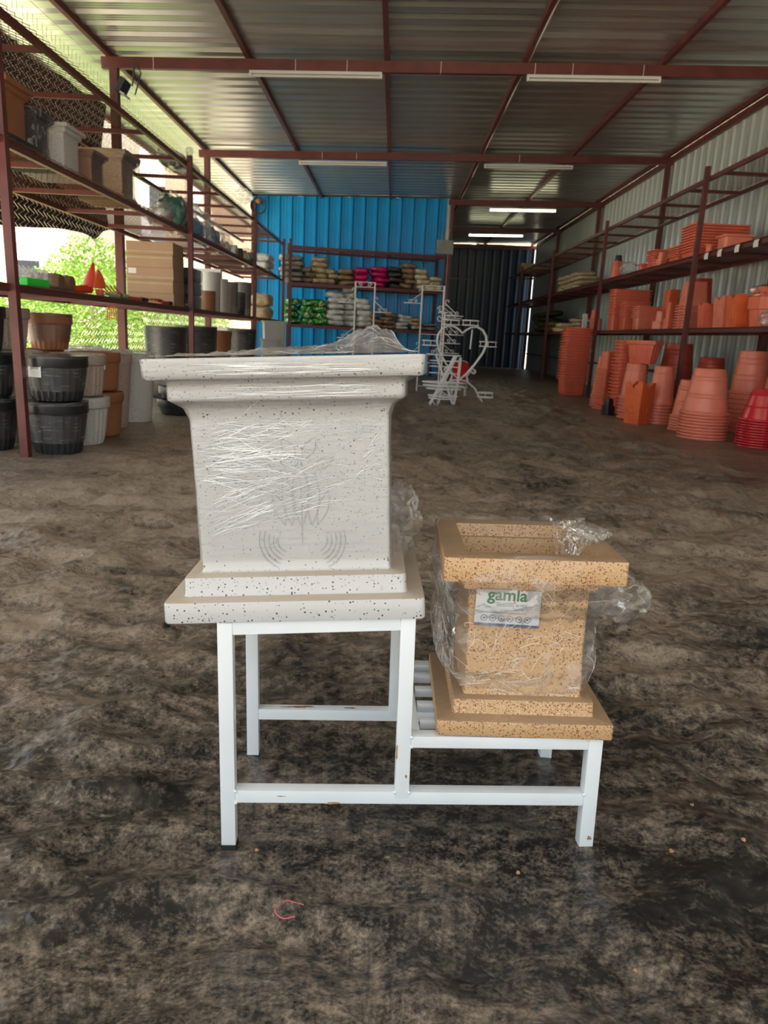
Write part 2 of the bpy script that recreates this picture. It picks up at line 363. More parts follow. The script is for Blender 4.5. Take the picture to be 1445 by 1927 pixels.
# ------------------------------------------------------------------ floor
def sstep(a, b, x):
    t = max(0.0, min(1.0, (x - a) / (b - a))); return t * t * (3 - 2 * t)
def ridge(px, py, ax, ay, bx, by, wd):
    dx, dy = bx - ax, by - ay; t = ((px - ax) * dx + (py - ay) * dy) / (dx * dx + dy * dy)
    if t < -.05 or t > 1.05: return 0.0
    q = abs((px - ax) * dy - (py - ay) * dx) / math.hypot(dx, dy)
    return max(0.0, 1 - q / wd) ** 2 * sstep(-.05, .15, t) * (1 - sstep(.85, 1.05, t))
def floor_z(x, y):
    g = math.exp(-(((x - .07) / 1.0) ** 2 + ((y - 1.25) / 1.0) ** 2))
    z = g * (-.0186 + .0193 * (x + .239) - .0192 * (y - 1.1045))
    fade = (1 - 0.92 * sstep(1.8, 2.5, abs(x - .4))) * (1 - .8 * sstep(12, 20, y))
    near = sstep(0.10, 0.45, math.hypot((x - .07) / 1.3, y - 1.25))
    n1 = noise.noise(Vector((x * 1.3 + 3, y * 2.1, 0.3)))
    n2 = 1 - abs(noise.noise(Vector((x * 2.3 + .8 * n1, y * 4.6 + 1.5 * n1, 4.1)))) * 2
    n3 = noise.noise(Vector((x * 9, y * 11, 9.0)))
    n4 = 1 - abs(noise.noise(Vector((x * 4.5 - y * 1.5, y * 7.0 + x, 14.1)))) * 2
    z += fade * (.018 * n1 + (.040 * max(0, n2 - .30)) + .028 * max(0, n4 - .35) + .0060 * n3 - .007) * (1 + .35 * sstep(1.9, 3.6, y)) * (.30 + .70 * near)
    z += .016 * ridge(x, y, 1.12, 3.85, .81, 2.0, .05) + .012 * ridge(x, y, .83, 2.1, .80, 1.6, .035) + .006 * ridge(x, y, .545, 1.42, .545, .7, .012) + .012 * ridge(x, y, -1.2, 2.3, -.55, 1.75, .06) + .014 * ridge(x, y, -.95, 1.9, -.75, 1.45, .05)
    z += .012 * ridge(x, y, .3, 3.8, .9, 2.9, .06) + .012 * ridge(x, y, 0.2, 5.2, 1.6, 4.6, .08) + .012 * ridge(x, y, -1.6, 3.2, -.4, 2.9, .07)
    return z
xs = [-3.7 + 8.05 * i / 230 for i in range(231)]
ys = []; y = -1.6
while y < 25.2:
    ys.append(y); y += 0.03 if y < 0.4 else (0.017 + 0.0105 * max(0, y - .8))
vsx = [(x, y, floor_z(x, y)) for y in ys for x in xs]; nx = len(xs)
fsx = [(j * nx + i, j * nx + i + 1, (j + 1) * nx + i + 1, (j + 1) * nx + i) for j in range(len(ys) - 1) for i in range(nx - 1)]
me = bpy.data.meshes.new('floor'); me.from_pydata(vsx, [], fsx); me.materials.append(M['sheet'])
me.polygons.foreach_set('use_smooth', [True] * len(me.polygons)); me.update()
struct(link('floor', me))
g = MB().box((-10, 20, -0.10), (120, 120, 0.1))
struct(g.build('ground', M['earth']))

# ------------------------------------------------------------------ sheet metal
def corr(L, n, pitch, depth, flat=0.55, thick=0.0):
    """n ribs of trapezoid profile; ribs run along x (0..L), y = across, z = rib height"""
    mb = MB(); prof = []
    for i in range(n):
        y = i * pitch; a = pitch * flat; s = (pitch - a) * .28; t = pitch - a - 2 * s
        prof += [(y, 0), (y + a * .31, 0), (y + a * .33, depth * .16), (y + a * .36, 0), (y + a * .64, 0), (y + a * .67, depth * .16), (y + a * .70, 0), (y + a, 0), (y + a + s, depth), (y + a + s + t, depth)]
    prof.append((n * pitch, 0))
    vs = []
    for k in (0, 1): vs += [(k * L, p[0], p[1]) for p in prof]
    m = len(prof)
    mb.add(vs, [(i, i + 1, m + i + 1, m + i) for i in range(m - 1)])
    return mb
SL = .0305
def roof_z(x): return 3.665 + SL * (x + 3.2)
def beam_top(x): return 3.60 + SL * (x + 3.2)
ceil = struct(empty('ceiling'))
rp_me = corr(8.95, 5, .2630, .030).mesh('corrugated_sheet', M['roof'])
k = 0; y = -1.6
while y < 25.0:
    link('corrugated_sheet', rp_me, ceil, (-4.25, y, roof_z(-4.25)), (0, -math.atan(SL), 0)); y += 1.315
for yb in (0.68, 4.74, 8.80, 12.86, 16.92, 20.95, 24.85):
    xa = -3.28 if yb < 16 else 1.02
    MB().span((xa, yb, beam_top(xa) - .055), (4.36, yb, beam_top(4.36) - .055), .06, .11).build('roof_beam', M['rust'], ceil)
for xp in (-4.15, -3.2, -1.71, -.23, 1.245, 2.71, 4.22):
    MB().span((xp, -1.55, beam_top(xp) + .03), (xp, 25.0, beam_top(xp) + .03), .05, .058).build('purlin', M['rust'], ceil)
MB().span((4.285, -1.55, 3.79), (4.285, 24.2, 3.79), .05, .09).build('eave_rail', M['rust'], ceil)
cols = struct(empty('trim_1'))
for yb in (0.68, 4.74, 8.80, 12.86, 16.92):
    MB().span((-3.15, yb, -.03), (-3.15, yb, beam_top(-3.15) - .11), .085, .085).build('column', M['rust'], cols)
for yb in (0.68, 4.74, 8.80, 12.86, 16.92, 20.95, 24.6):
    MB().span((4.235, yb, -.03), (4.235, yb, beam_top(4.2) - .11), .075, .085).build('column', M['rust'], cols)
MB().span((1.10, 16.86, -.03), (1.10, 16.86, beam_top(1.1) - .11), .07, .07).build('column', M['rust'], cols)
MB().span((4.265, 12, .50), (4.265, 24.4, .50), .03, .04).build('girt', M['rust'], cols)
# right wall
wr = struct(empty('wall_right'))
wmesh = corr(3.87, 5, .2630, .022).mesh('wall_panel', M['wall_sheet'])
y = -1.6
while y < 23.0:
    link('wall_panel', wmesh, wr, (4.325 + (.004 if int(y * 10) % 2 else 0), y, -.02), (0, -PI / 2, 0)); y += 1.3135
link('wall_panel', corr(3.87, 5, .2500, .022).mesh('wall_panel', M['wall_sheet']), wr, (4.325, y, -.02), (0, -PI / 2, 0))
# blue wall between the columns
wb = struct(empty('wall_back'))
for i in range(4):
    link('wall_panel', corr(roof_z(-3.19 + i * 1.048) + .03, 4, .2620, .042, flat=.66).mesh('wall_panel', M['blue_sheet']), wb, (-3.19 + (i + 1) * 1.048, 17.02, -.03), (0, -PI / 2, PI / 2))
MB().span((-3.2, 16.97, roof_z(-3.2) - .02), (1.07, 16.97, roof_z(1.07) - .02), .03, .03).build('top_rail', M['black_metal'], wb)
# dark store behind: inner wall and end wall with a door
wi = struct(empty('wall_inner'))
imesh = corr(3.82, 8, .2470, -.03).mesh('wall_panel', M['navy_sheet'])
for i in range(4): link('wall_panel', imesh, wi, (1.06, 17.04 + i * 1.975, -.03), (0, -PI / 2, 0))
we = struct(empty('wall_rear'))
link('wall_panel', corr(3.86, 7, .2620, .03).mesh('wall_panel', M['navy_sheet']), we, (4.29, 24.95, -.03), (0, -PI / 2, PI / 2))
link('wall_panel', corr(1.10, 5, .2750, .03).mesh('wall_panel', M['navy_sheet']), we, (2.475, 24.97, 2.70), (0, -PI / 2, PI / 2))
d1 = struct(empty('door_1', (1.12, 24.93, -.02)))
link('door_leaf', corr(2.72, 5, .2720, .03).mesh('door_leaf', M['navy_sheet']), d1, (1.355, .015, 0), (0, -PI / 2, PI / 2))
MB().box((0.66, 0.0, 2.77), (1.34, .05, .05)).build('door_frame', M['rust'], d1)
MB().box((1.24, -.05, 1.1), (.03, .04, .16)).build('door_handle', M['black_metal'], d1)

# ------------------------------------------------------------------ lights under the beams
def batten(x0, x1, yb, zz, lit, label, unlit_tube=True):
    L = x1 - x0; t = empty('tube_light', ((x0 + x1) / 2, yb, zz), (0, -SL, 0))
    tag(t, label, 'light', 'tube lights under the roof beams')
    MB().box((0, 0, .012), (L, .035, .03), bev=.004).build('housing', M['white_plastic'], t)
    MB().tube([(-L / 2 + .02, 0, -.022), (L / 2 - .02, 0, -.022)], .022 if lit else .014, 12).build('tube', M['lit'] if lit else M['white_plastic'], t, smooth=40)
    for s in (-1, 1): MB().box((s * (L / 2 - .012), 0, -.012), (.024, .04, .05)).build('end_cap', M['white_plastic'], t)
    return t
batten(-1.69, -.27, 8.765, 3.525, False, 'unlit white tube light hanging under the nearest roof beam, left one')
batten(1.27, 2.69, 8.765, 3.615, False, 'unlit white tube light under the nearest roof beam, right one')
batten(-1.67, -.26, 12.825, 3.50, False, 'unlit white tube light under the second roof beam, on the left')
batten(1.30, 2.71, 12.825, 3.585, False, 'unlit white tube light under the second roof beam, on the right')
batten(1.88, 3.31, 16.87, 3.60, True, 'glowing yellowish tube light, the larger and nearer lit one')
batten(1.83, 3.29, 20.90, 3.595, True, 'glowing yellowish tube light, the smaller and farther lit one')
for i, (x, yb) in enumerate(((-2.72, 8.8), (-1.2, 8.8), (-.65, 8.8), (.35, 8.8), (1.35, 8.8), (1.75, 8.8), (2.5, 8.8), (-1.3, 12.86), (-.75, 12.86), (1.85, 12.86))):
    z = beam_top(x); mb = MB()
    mb.tube([(x, yb - .032, z), (x + .003, yb - .034, z - .06), (x, yb - .032, z - .115), (x, yb + .032, z - .115), (x, yb + .032, z)], .0035, 5, closed=True)
    tag(mb.build('cable_tie', M['white_plastic']), '%s white cable tie from the left on the %s roof beam' % (ORD[(i + 1) if i < 7 else i - 6], 'nearest' if i < 7 else 'second'), 'cable tie', 'cable ties on the roof beams')
c = empty('conduit', (1.30, 3, 3.70)); tag(c, 'white cable conduit tied along the second purlin from the right', 'conduit')
MB().tube([(1.275, y, beam_top(1.27) + .012 + .006 * math.sin(y * 3)) for y in [1 + .4 * i for i in range(48)]], .014, 8).build('pipe', M['white_plastic'], c, smooth=60).matrix_parent_inverse = Matrix.Translation((-1.30, -3, -3.70))
# flood light on the near left column
fl = empty('flood_light', (-3.0, 8.72, 3.30)); tag(fl, 'black floodlight with bracket on the left column under the nearest beam', 'light')
MB().box((-.02, -.02, -.02), (.06, .20, .15), Matrix.Rotation(.5, 4, 'Y'), .008).build('lamp_head', M['black_metal'], fl)
MB().box((.035, -.02, -.085), (.05, .19, .02), Matrix.Rotation(.5, 4, 'Y')).build('lens', M['white_plastic'], fl)
MB().tube([(.10, -.10, -.02), (.13, -.10, .19), (.13, .02, .19), (.13, .10, .17), (.06, .10, -.05)], .008, 6).build('bracket', M['black_metal'], fl)

# ------------------------------------------------------------------ racks
def mesh_panel(LY, LX, cy=.088, cx=.042, wd=.008):
    """expanded metal: rows of diamond strands in the xy plane"""
    mb = MB(); nyc = int(LY / cy); nxc = int(LX / cx)
    for j in range(nxc):
        x0 = j * cx
        for i in range(nyc):
            y0 = i * cy
            for (a, b) in (((x0, y0 + cy / 2), (x0 + cx / 2, y0)), ((x0 + cx / 2, y0), (x0 + cx, y0 + cy / 2)), ((x0 + cx, y0 + cy / 2), (x0 + cx / 2, y0 + cy)), ((x0 + cx / 2, y0 + cy), (x0, y0 + cy / 2))):
                mb.add([(a[0], a[1] - wd / 2, 0), (b[0], b[1] - wd / 2, 0), (b[0], b[1] + wd / 2, .0055), (a[0], a[1] + wd / 2, .0055)], [(0, 1, 2, 3)])
    return mb
def rack(name, label, xf, xr, posts, levels, ystart, yend, ptop, panels, rear_posts=()):
    t = empty(name, (xf, posts[0], 0)); tag(t, label, 'shelving rack')
    inv = Matrix.Translation((-xf, -posts[0], 0))
    def p(n, mb, m='rust'):
        o = mb.build(n, M[m], t); o.matrix_parent_inverse = inv; return o
    for k_, y in enumerate(posts): p('post', MB().span((xf, y, -.02), (xf - (.03 if xf < 0 and k_ == 0 else 0), y, ptop), .050, .050))
    for y in rear_posts: p('post', MB().span((xr, y, -.02), (xr, y, ptop - .1), .045, .045))
    s = 1 if xr > xf else -1
    for li, z in enumerate(levels):
        p('front_rail', MB().span((xf + s * .045, ystart, z - .02), (xf + s * .045, yend, z - .02), .035, .042))
        p('rear_rail', MB().span((xr, ystart, z - .02), (xr, yend, z - .02), .035, .042))
        y = ystart + .05
        while y < yend:
            p('cross_bar', MB().span((xf + s * .06, y, z - .024), (xr - s * .015, y, z - .024), .035, .034)); y += .985
        pm = panels[li]
        x0 = min(xf, xr)
        y = ystart
        while y < yend - 1:
            L = min(3.9, yend - y)
            if pm is SOLID: p('shelf_sheet', MB().box(((xf + xr) / 2, y + L / 2, z + .003), (abs(xr - xf), L - .01, .006)))
            else:
                o = link('mesh_panel', pm, t, (x0 + .02 - xf, y - posts[0], z + .001))
            y += 3.9
    return t
SOLID = object()
PLmesh = mesh_panel(3.9, .80).mesh('mesh_panel', M['mesh_metal'])
PRmesh = mesh_panel(3.9, .66).mesh('mesh_panel', M['mesh_metal'])
rack('shelving_rack', 'long dark red steel rack with mesh shelves along the chain-link fence', -2.264, -3.075, (4.56, 8.48, 12.28, 15.40), (1.035, 1.845, 2.53), 3.2, 15.4, 2.60, (PLmesh,) * 3)
rack('shelving_rack', 'long dark red steel rack of terracotta pots along the pale right wall', 3.374, 4.06, (4.9, 8.90, 12.88, 17.05, 21.1), (1.095, 1.905, 2.735), 3.6, 23.6, 2.84, (SOLID, SOLID, PRmesh), ())
# rack of bags in front of the blue wall (stands a little askew)
ang = math.atan2(.60, 3.21); br = empty('shelving_rack', (-2.264, 15.47, 0), (0, 0, ang)); tag(br, 'dark red steel rack of packed bags in front of the blue wall', 'shelving rack')
BL = 3.30; BD = .78
for x, y in ((0.12, 0), (BL, 0), (BL, BD), (.12, BD)): MB().span((x, y, -.02), (x, y, 2.52 if x > 1 else 2.62), .055, .055).build('post', M['rust'], br)
for z in (.985, 1.80, 2.50):
    MB().span((.1, .0, z - .035), (BL, .0, z - .035), .035, .06).build('front_rail', M['rust'], br)
    MB().span((.1, BD, z - .035), (BL, BD, z - .035), .035, .05).build('rear_rail', M['rust'], br)
    for k in range(4): MB().span((.15 + k * 1.04, .02, z - .02), (.15 + k * 1.04, BD - .02, z - .02), .03, .03).build('cross_bar', M['rust'], br)
    if z < 2.4: MB().box((BL / 2 + .05, BD / 2, z), (BL - .1, BD - .04, .006)).build('shelf_sheet', M['rust'], br)
    else: link('mesh_panel', mesh_panel(3.2, .76).mesh('mesh_panel', M['mesh_metal']), br, (.08, BD, z), (0, 0, -PI / 2))
# price tags on the right rack
for i, (y, z) in enumerate(((8.62, 1.876), (8.28, 1.872), (7.87, 1.872), (7.47, 1.876))):
    mb = MB(); q = []
    for k in range(5):
        a = k / 4; q.append((3.388 - .010 * math.sin(a * 2.6), .035 - .075 * a))
    vs = [(x, yy, zz) for yy in (-.05, .05) for x, zz in q] + [(x + .0015, yy, zz) for yy in (-.05, .05) for x, zz in q]
    fs = [(k, k + 1, 5 + k + 1, 5 + k) for k in range(4)] + [(10 + k, 15 + k, 16 + k, 11 + k) for k in range(4)]
    mb.add([(x, yy + y, zz + z + .0) for x, yy, zz in vs], fs)
    tag(mb.build('price_tag', M['paper']), 'white paper tag curling off the right rack rail, %s to the right of the post' % ORD[i + 1], 'tag', 'paper tags on the right rack')

# ------------------------------------------------------------------ chain-link fence, shade cloth, outdoors
fe = empty('chain_link_fence', (-3.26, 4, 0)); tag(fe, 'tall galvanised chain-link fence behind the left rack', 'fence')
vs = []; fs = []; PY = .090; PZ = .042; NZ = 79; rw = .0023
for i in range(int(13.2 / PY)):
    y0 = 3.7 + i * PY; pts = []
    for k in range(NZ):
        yy = y0 + (PY * .53 if (k % 2) else -PY * .53); pts.append((-3.26 + (.004 if (k + i) % 2 else -.004), yy, .03 + k * PZ))
    pts.append((-3.26, pts[-1][1] + (.004), .03 + NZ * PZ + .05))
    b = len(vs)
    for (x, yy, z) in pts:
        vs += [(x + rw, yy, z), (x - rw * .6, yy + rw, z), (x - rw * .6, yy - rw, z)]
    for k in range(len(pts) - 1):
        for q in range(3):
            q2 = (q + 1) % 3; fs.append((b + k * 3 + q, b + k * 3 + q2, b + k * 3 + 3 + q2, b + k * 3 + 3 + q))
me = bpy.data.meshes.new('wire_mesh'); me.from_pydata(vs, [], fs); me.materials.append(M['galv_wire'])
o = link('wire_mesh', me, fe); o.matrix_parent_inverse = Matrix.Translation((3.26, -4, 0)); o['kind'] = 'stuff'
for z in (3.49, 3.63):
    o = MB().tube([(-3.26, 3.7 + i * 1.65, z - .012 * math.sin(i * 1.3)) for i in range(9)], .0025, 5).build('strand_wire', M['galv_wire'], fe); o.matrix_parent_inverse = Matrix.Translation((3.26, -4, 0))
# dark shade cloth hung outside the fence
mb = MB(); NU, NV = 44, 14; vs = []
for th in (0, .006):
    for j in range(NV + 1):
        for i in range(NU + 1):
            u = i / NU; v = j / NV; y = 3.4 + u * 6.35
            zb = 1.80 + .10 * math.sin(u * 9) - .10 * u + (.22 * sstep(.93, 1, u)); zt = 3.34 + .05 * math.sin(u * 7)
            vs.append((-3.62 - .10 * math.sin(v * PI) + .03 * math.sin(u * 38 + 2 * v) - th, y, zb + (zt - zb) * v))
n = (NU + 1); off = n * (NV + 1)
fs = [(j * n + i, j * n + i + 1, (j + 1) * n + i + 1, (j + 1) * n + i) for j in range(NV) for i in range(NU)]
fs += [tuple(off + q for q in reversed(f)) for f in fs[:NV * NU]]
mb.add(vs, fs); tag(mb.build('shade_cloth', M['tarp'], smooth=60), 'dark brown shade cloth hanging outside the fence at upper left', 'cloth')
# hedge shrubs
def foliage(seed, n, rx, ry, rz):
    rnd = random.Random(seed); mb = MB()
    for _ in range(n):
        while True:
            p = Vector((rnd.uniform(-1, 1), rnd.uniform(-1, 1), rnd.uniform(-1, 1)))
            if .35 < p.length < 1: break
        p *= 1 - .25 * rnd.random() * noise.noise(p * 2.5)
        c = Vector((p.x * rx, p.y * ry, rz + p.z * rz))
        d = Vector((rnd.uniform(-1, 1), rnd.uniform(-1, 1), rnd.uniform(-.3, 1))).normalized(); sdv = d.orthogonal().normalized()
        sdv = Matrix.Rotation(rnd.uniform(0, 6.28), 3, d) @ sdv; L = rnd.uniform(.05, .10); W = L * .28
        nn = d.cross(sdv) * (.15 * L)
        mb.add([c, c + d * L * .5 + sdv * W + nn, c + d * L, c + d * L * .5 - sdv * W + nn], [(0, 1, 2), (0, 2, 3)])
    return mb
FV = [foliage(s, 3600, 1.0, 1.15, .95).mesh('foliage', M['leaf'], None) for s in (1, 2, 3)]
def stems(seed):
    rnd = random.Random(seed); mb = MB()
    for _ in range(7): mb.tube([(rnd.uniform(-.15, .15), rnd.uniform(-.15, .15), 0), (rnd.uniform(-.5, .5), rnd.uniform(-.5, .5), .8), (rnd.uniform(-.8, .8), rnd.uniform(-.9, .9), 1.5)], .02, 5)
    return mb.mesh('stem', M['wood'])
SV = stems(4)
hl = ['nearest leafy green shrub beyond the fence, at the far left', 'second leafy shrub beyond the fence, beside the leftmost rack post', 'third leafy shrub beyond the fence, behind the orange tools', 'fourth leafy shrub beyond the fence, behind the cardboard boxes', 'fifth leafy shrub beyond the fence, behind the wrapped black pots', 'sixth leafy shrub beyond the fence, left of the blue wall', 'seventh leafy shrub beyond the fence, close to the blue wall', 'tall leafy shrub standing behind the hedge near the cream house', 'tall leafy shrub standing behind the hedge, near the middle of the fence', 'farthest leafy shrub, beyond the corner of the blue wall']
for i, (x, y, s, sz) in enumerate(((-5.0, 8.2, 1, .60), (-5.1, 9.9, 1, .62), (-5.0, 11.6, 1.05, .74), (-5.1, 13.4, 1, .98), (-5.0, 15.2, 1, 1.1), (-5.1, 17.1, 1.05, 1.0), (-5.0, 19.0, 1, 1.0), (-6.9, 16.6, 1.2, 1.15), (-7.2, 18.6, 1.3, 1.5), (-6.2, 22.5, 1.4, 1.3))):
    t = empty('shrub', (x, y, -.05), (0, 0, i * 1.1)); t.scale = (s, s, sz); tag(t, hl[i], 'shrub', 'shrubs beyond the fence')
    link('foliage', FV[i % 3], t); link('stem', SV, t)
# houses
def house(name, label, loc, W, D, H, wallm, wins, bands=(), bal=()):
    t = empty(name, loc); tag(t, label, 'building')
    MB().box((W / 2, D / 2, H / 2), (W, D, H)).build('wall', M[wallm], t)
    for (x, z, ww, hh) in wins:
        f = MB().box((x, -.03, z), (ww + .16, .10, hh + .16)).build('window', M['white_wall'], t)
        MB().box((x, -.06, z), (ww, .08, hh)).build('pane', M['glass_dark'], f)
    for (x0, x1, z0, z1, mm) in bands: MB().box(((x0 + x1) / 2, -.06, (z0 + z1) / 2), (x1 - x0, .14, z1 - z0)).build('cladding', M[mm], t)
    for (x, z, ww) in bal:
        MB().box((x, -.6, z), (ww, 1.2, .16)).build('balcony_slab', M['white_wall'], t)
        MB().box((x, -1.16, z + .55), (ww, .07, .95)).build('balcony_rail', M['white_wall'], t)
    MB().box((W / 2, D / 2, H + .1), (W + .4, D + .4, .2)).build('roof', M['white_wall'], t)
    return t
house('apartment_house', 'cream rendered house seen through the fence at the far left', (-16.5, 21, 0), 7.6, 6, 7, 'cream_wall', [(6.4, 4.5, .8, 1.5), (4.2, 4.5, 1.2, 1.5), (6.4, 1.6, .8, 1.5), (2, 4.5, 1.2, 1.5)], [(4.95, 5.6, 0, 7, 'white_wall')])
house('apartment_house', 'tall white apartment block with orange and slate bands beyond the mesh', (-19.0, 36, 0), 15.0, 8, 19, 'white_wall',
      [(3 + 2.6 * (i % 4), 3 + 3.1 * (i // 4), 1.3, 1.6) for i in range(20)], [(5.4, 6.6, 0, 19, 'slate_wall'), (8.3, 9.2, 0, 19, 'orange_wall'), (10.0, 12.6, 0, 19, 'orange_wall'), (12.6, 14.2, 0, 19, 'slate_wall'), (1, 4, 6.5, 8.6, 'slate_wall')], [(4, 4.6, 3.2), (4, 7.7, 3.2), (4, 10.8, 3.2), (11.3, 7.7, 3), (11.3, 10.8, 3)])

# ------------------------------------------------------------------ stepped white stand
W_ = .0243; Lx = .6152; Ly = .2868; XM = .2926
ST = empty('stepped_stand', (-.2389, 1.1045, -.0186)); ST.rotation_mode = 'ZYX'
def rot3(yaw, roll, pitch):
    return Matrix.Rotation(yaw, 3, 'Z') @ Matrix.Rotation(roll, 3, 'Y') @ Matrix.Rotation(pitch, 3, 'X')
SM = rot3(.0411, -.0193, -.0192).to_4x4(); SM.translation = (-.2389, 1.1045, -.0186)
ST.rotation_mode = 'XYZ'; ST.matrix_world = SM
tag(ST, 'two-step white square-tube stand carrying the two foreground planters', 'plant stand')
PA = rot3(.0264, -.0664, -.0253).to_4x4(); PA.translation = (-.1397, 1.3062, .3964)      # white planter frame
PB = rot3(-.001, -.0218, -.0277).to_4x4(); PB.translation = (.2500, 1.2590, .2070)      # tan planter frame
SMi = SM.inverted()
def under(PM, x, y):
    """height (stand frame) of a planter's underside above stand point x, y"""
    Q = SMi @ PM; n = Q.to_3x3() @ Vector((0, 0, 1)); p = Q.translation
    return p.z - (n.x * (x - p.x) + n.y * (y - p.y)) / n.z
def leg(x, y, top, name='leg'):
    lg = MB().box((x, y, top / 2 + .005), (W_, W_, top - .010), bev=.0015).build(name, M['tube'], ST, smooth=30)
    fz = (SMi @ Vector((*(SM @ Vector((x, y, 0))).xy, floor_z(*(SM @ Vector((x, y, 0))).xy)))).z
    b = min(fz, 0) - .002
    MB().box((x, y, (b + .011) / 2), (W_ + .002, W_ + .002, .011 - b), bev=.001).build('rubber_foot', M['rubber'], lg)
for y in (0, Ly):
    leg(0, y, under(PA, 0, y) - .0005)
    leg(Lx, y, .2172)
    zt = under(PA, XM, y) - .0005
    MB().box((XM, y, (.103 + zt) / 2), (W_, W_, zt - .103), bev=.0015).build('middle_post', M['tube'], ST, smooth=30)
    MB().box((Lx / 2, y, .103), (Lx - W_, W_ * .94, .0228), bev=.001).build('foot_rail', M['tube'], ST, smooth=30)
    MB().box(((XM + Lx) / 2, y, .2075), (Lx - XM - W_, W_, .0205), bev=.001).build('seat_rail', M['tube'], ST, smooth=30)
    zl, zr = under(PA, W_ / 2, y), under(PA, XM - W_ / 2, y)
    mb = MB().span((W_ / 2, y, zl - .0112), (XM - W_ / 2, y, zr - .0112), W_ * .9, .0205); mb.build('top_rail', M['tube'], ST)
for x in (XM + .022, Lx):
    MB().box((x, Ly / 2, .207), (W_ if x > .4 else .012, Ly - W_, .020), bev=.001).build('seat_rail', M['tube'], ST, smooth=30)
for x in (0, XM):
    z0, z1 = under(PA, x, W_ / 2), under(PA, x, Ly - W_ / 2)
    MB().span((x, W_ / 2, z0 - .0112), (x, Ly - W_ / 2, z1 - .0112), W_ * .9, .0205).build('top_rail', M['tube'], ST)
for k in range(4):
    y = .052 + k * .061
    MB().box(((XM + Lx) / 2 + .008, y, .2090), (Lx - XM - .045, .016, .016), bev=.001).build('slat', M['tube'], ST, smooth=30)
    yy = y; z = under(PA, XM / 2, yy)
    MB().span((W_ / 2, yy, under(PA, W_ / 2, yy) - .009), (XM - W_ / 2, yy, under(PA, XM - W_ / 2, yy) - .009), .016, .016).build('slat', M['tube'], ST)
# weld beads
for (x, z) in ((W_ / 2 + .001, .092), (W_ / 2 + .001, .113), (XM + W_ / 2 + .001, .216), (XM + W_ / 2 + .001, .199), (Lx - W_ / 2 - .001, .215), (Lx - W_ / 2, .113), (XM - W_ / 2, .114), (XM + W_ / 2, .114)):
    MB().lathe([(.0004, -.003), (.003, -.0018), (.0036, 0), (.003, .0018), (.0004, .003)], 8, M=Matrix.Translation((x, -W_ / 2 + .001, z))).build('weld', M['tube'], ST, smooth=60)
# rust scuffs (worn paint patches with a shape of their own)
M['scuff'] = simple('rusty scuff', (0.36, 0.20, 0.10), 0.8, var=0.4, scale=60)
rnd = random.Random(5)
for (x, y, z, a, bb, ax) in ((.176, -.0119, .0925, .016, .0025, 'y'), (.09, -.0119, .105, .010, .0012, 'y'), (XM - .011, -.01275, .19, .0022, .015, 'y'), (XM + .006, -.01275, .145, .003, .005, 'y'), (Lx + .004, -.01275, .03, .005, .006, 'y'), (.10, Ly + .002, .1147, .035, .006, 'z'), (.20, Ly - .001, .1147, .018, .004, 'z'), (.07, Ly, .1147, .02, .003, 'z')):
    vs = []; n = 14
    for k in range(n):
        q = 2 * PI * k / n; r = rnd.uniform(.45, 1.0)
        vs.append((x + a * r * math.cos(q), y if ax == 'y' else y + bb * r * math.sin(q), z + bb * r * math.sin(q) if ax == 'y' else z))
    MB().add(vs, [tuple(range(n))]).build('rust_scuff', M['scuff'], ST)

# ------------------------------------------------------------------ white planter
def bevel_prof(raw, e=.003):
    """raw: (half, z) outline; adds small chamfers at its corners"""
    out = []
    for i, (h, z) in enumerate(raw):
        if 0 < i < len(raw) - 1:
            a = Vector(raw[i - 1]) - Vector((h, z)); c = Vector(raw[i + 1]) - Vector((h, z))
            la, lc = a.length, c.length
            q = min(e, la * .4, lc * .4)
            P = Vector((h, z))
            out.append(tuple(P + a / la * q)); out.append(tuple((P + (P + a / la * q) * .5 + (P + c / lc * q) * .5) / 2)); out.append(tuple(P + c / lc * q))
        else: out.append((h, z))
    return out
rawA = [(.19, 0), (.2073, 0), (.2068, .0349), (.1795, .0355), (.1782, .0672), (.156, .0685), (.1530, .073), (.1545, .20), (.1557, .3200), (.1572, .3300), (.1625, .3395), (.1700, .3445), (.1795, .3470), (.1812, .3500), (.1815, .3705), (.1835, .3775), (.188, .3806), (.2075, .3806), (.2105, .4123), (.150, .4123), (.148, .40), (.140, .20), (.132, .08)]
pl = empty('white_planter'); pl.matrix_world = PA
tag(pl, 'large white speckled pedestal planter in cling film on the upper step', 'planter')
MB().rsq([(h, h, .010 if h > .17 else .006, z) for h, z in bevel_prof(rawA, .0035)], 5).build('body', M['white_stone'], pl, smooth=38)
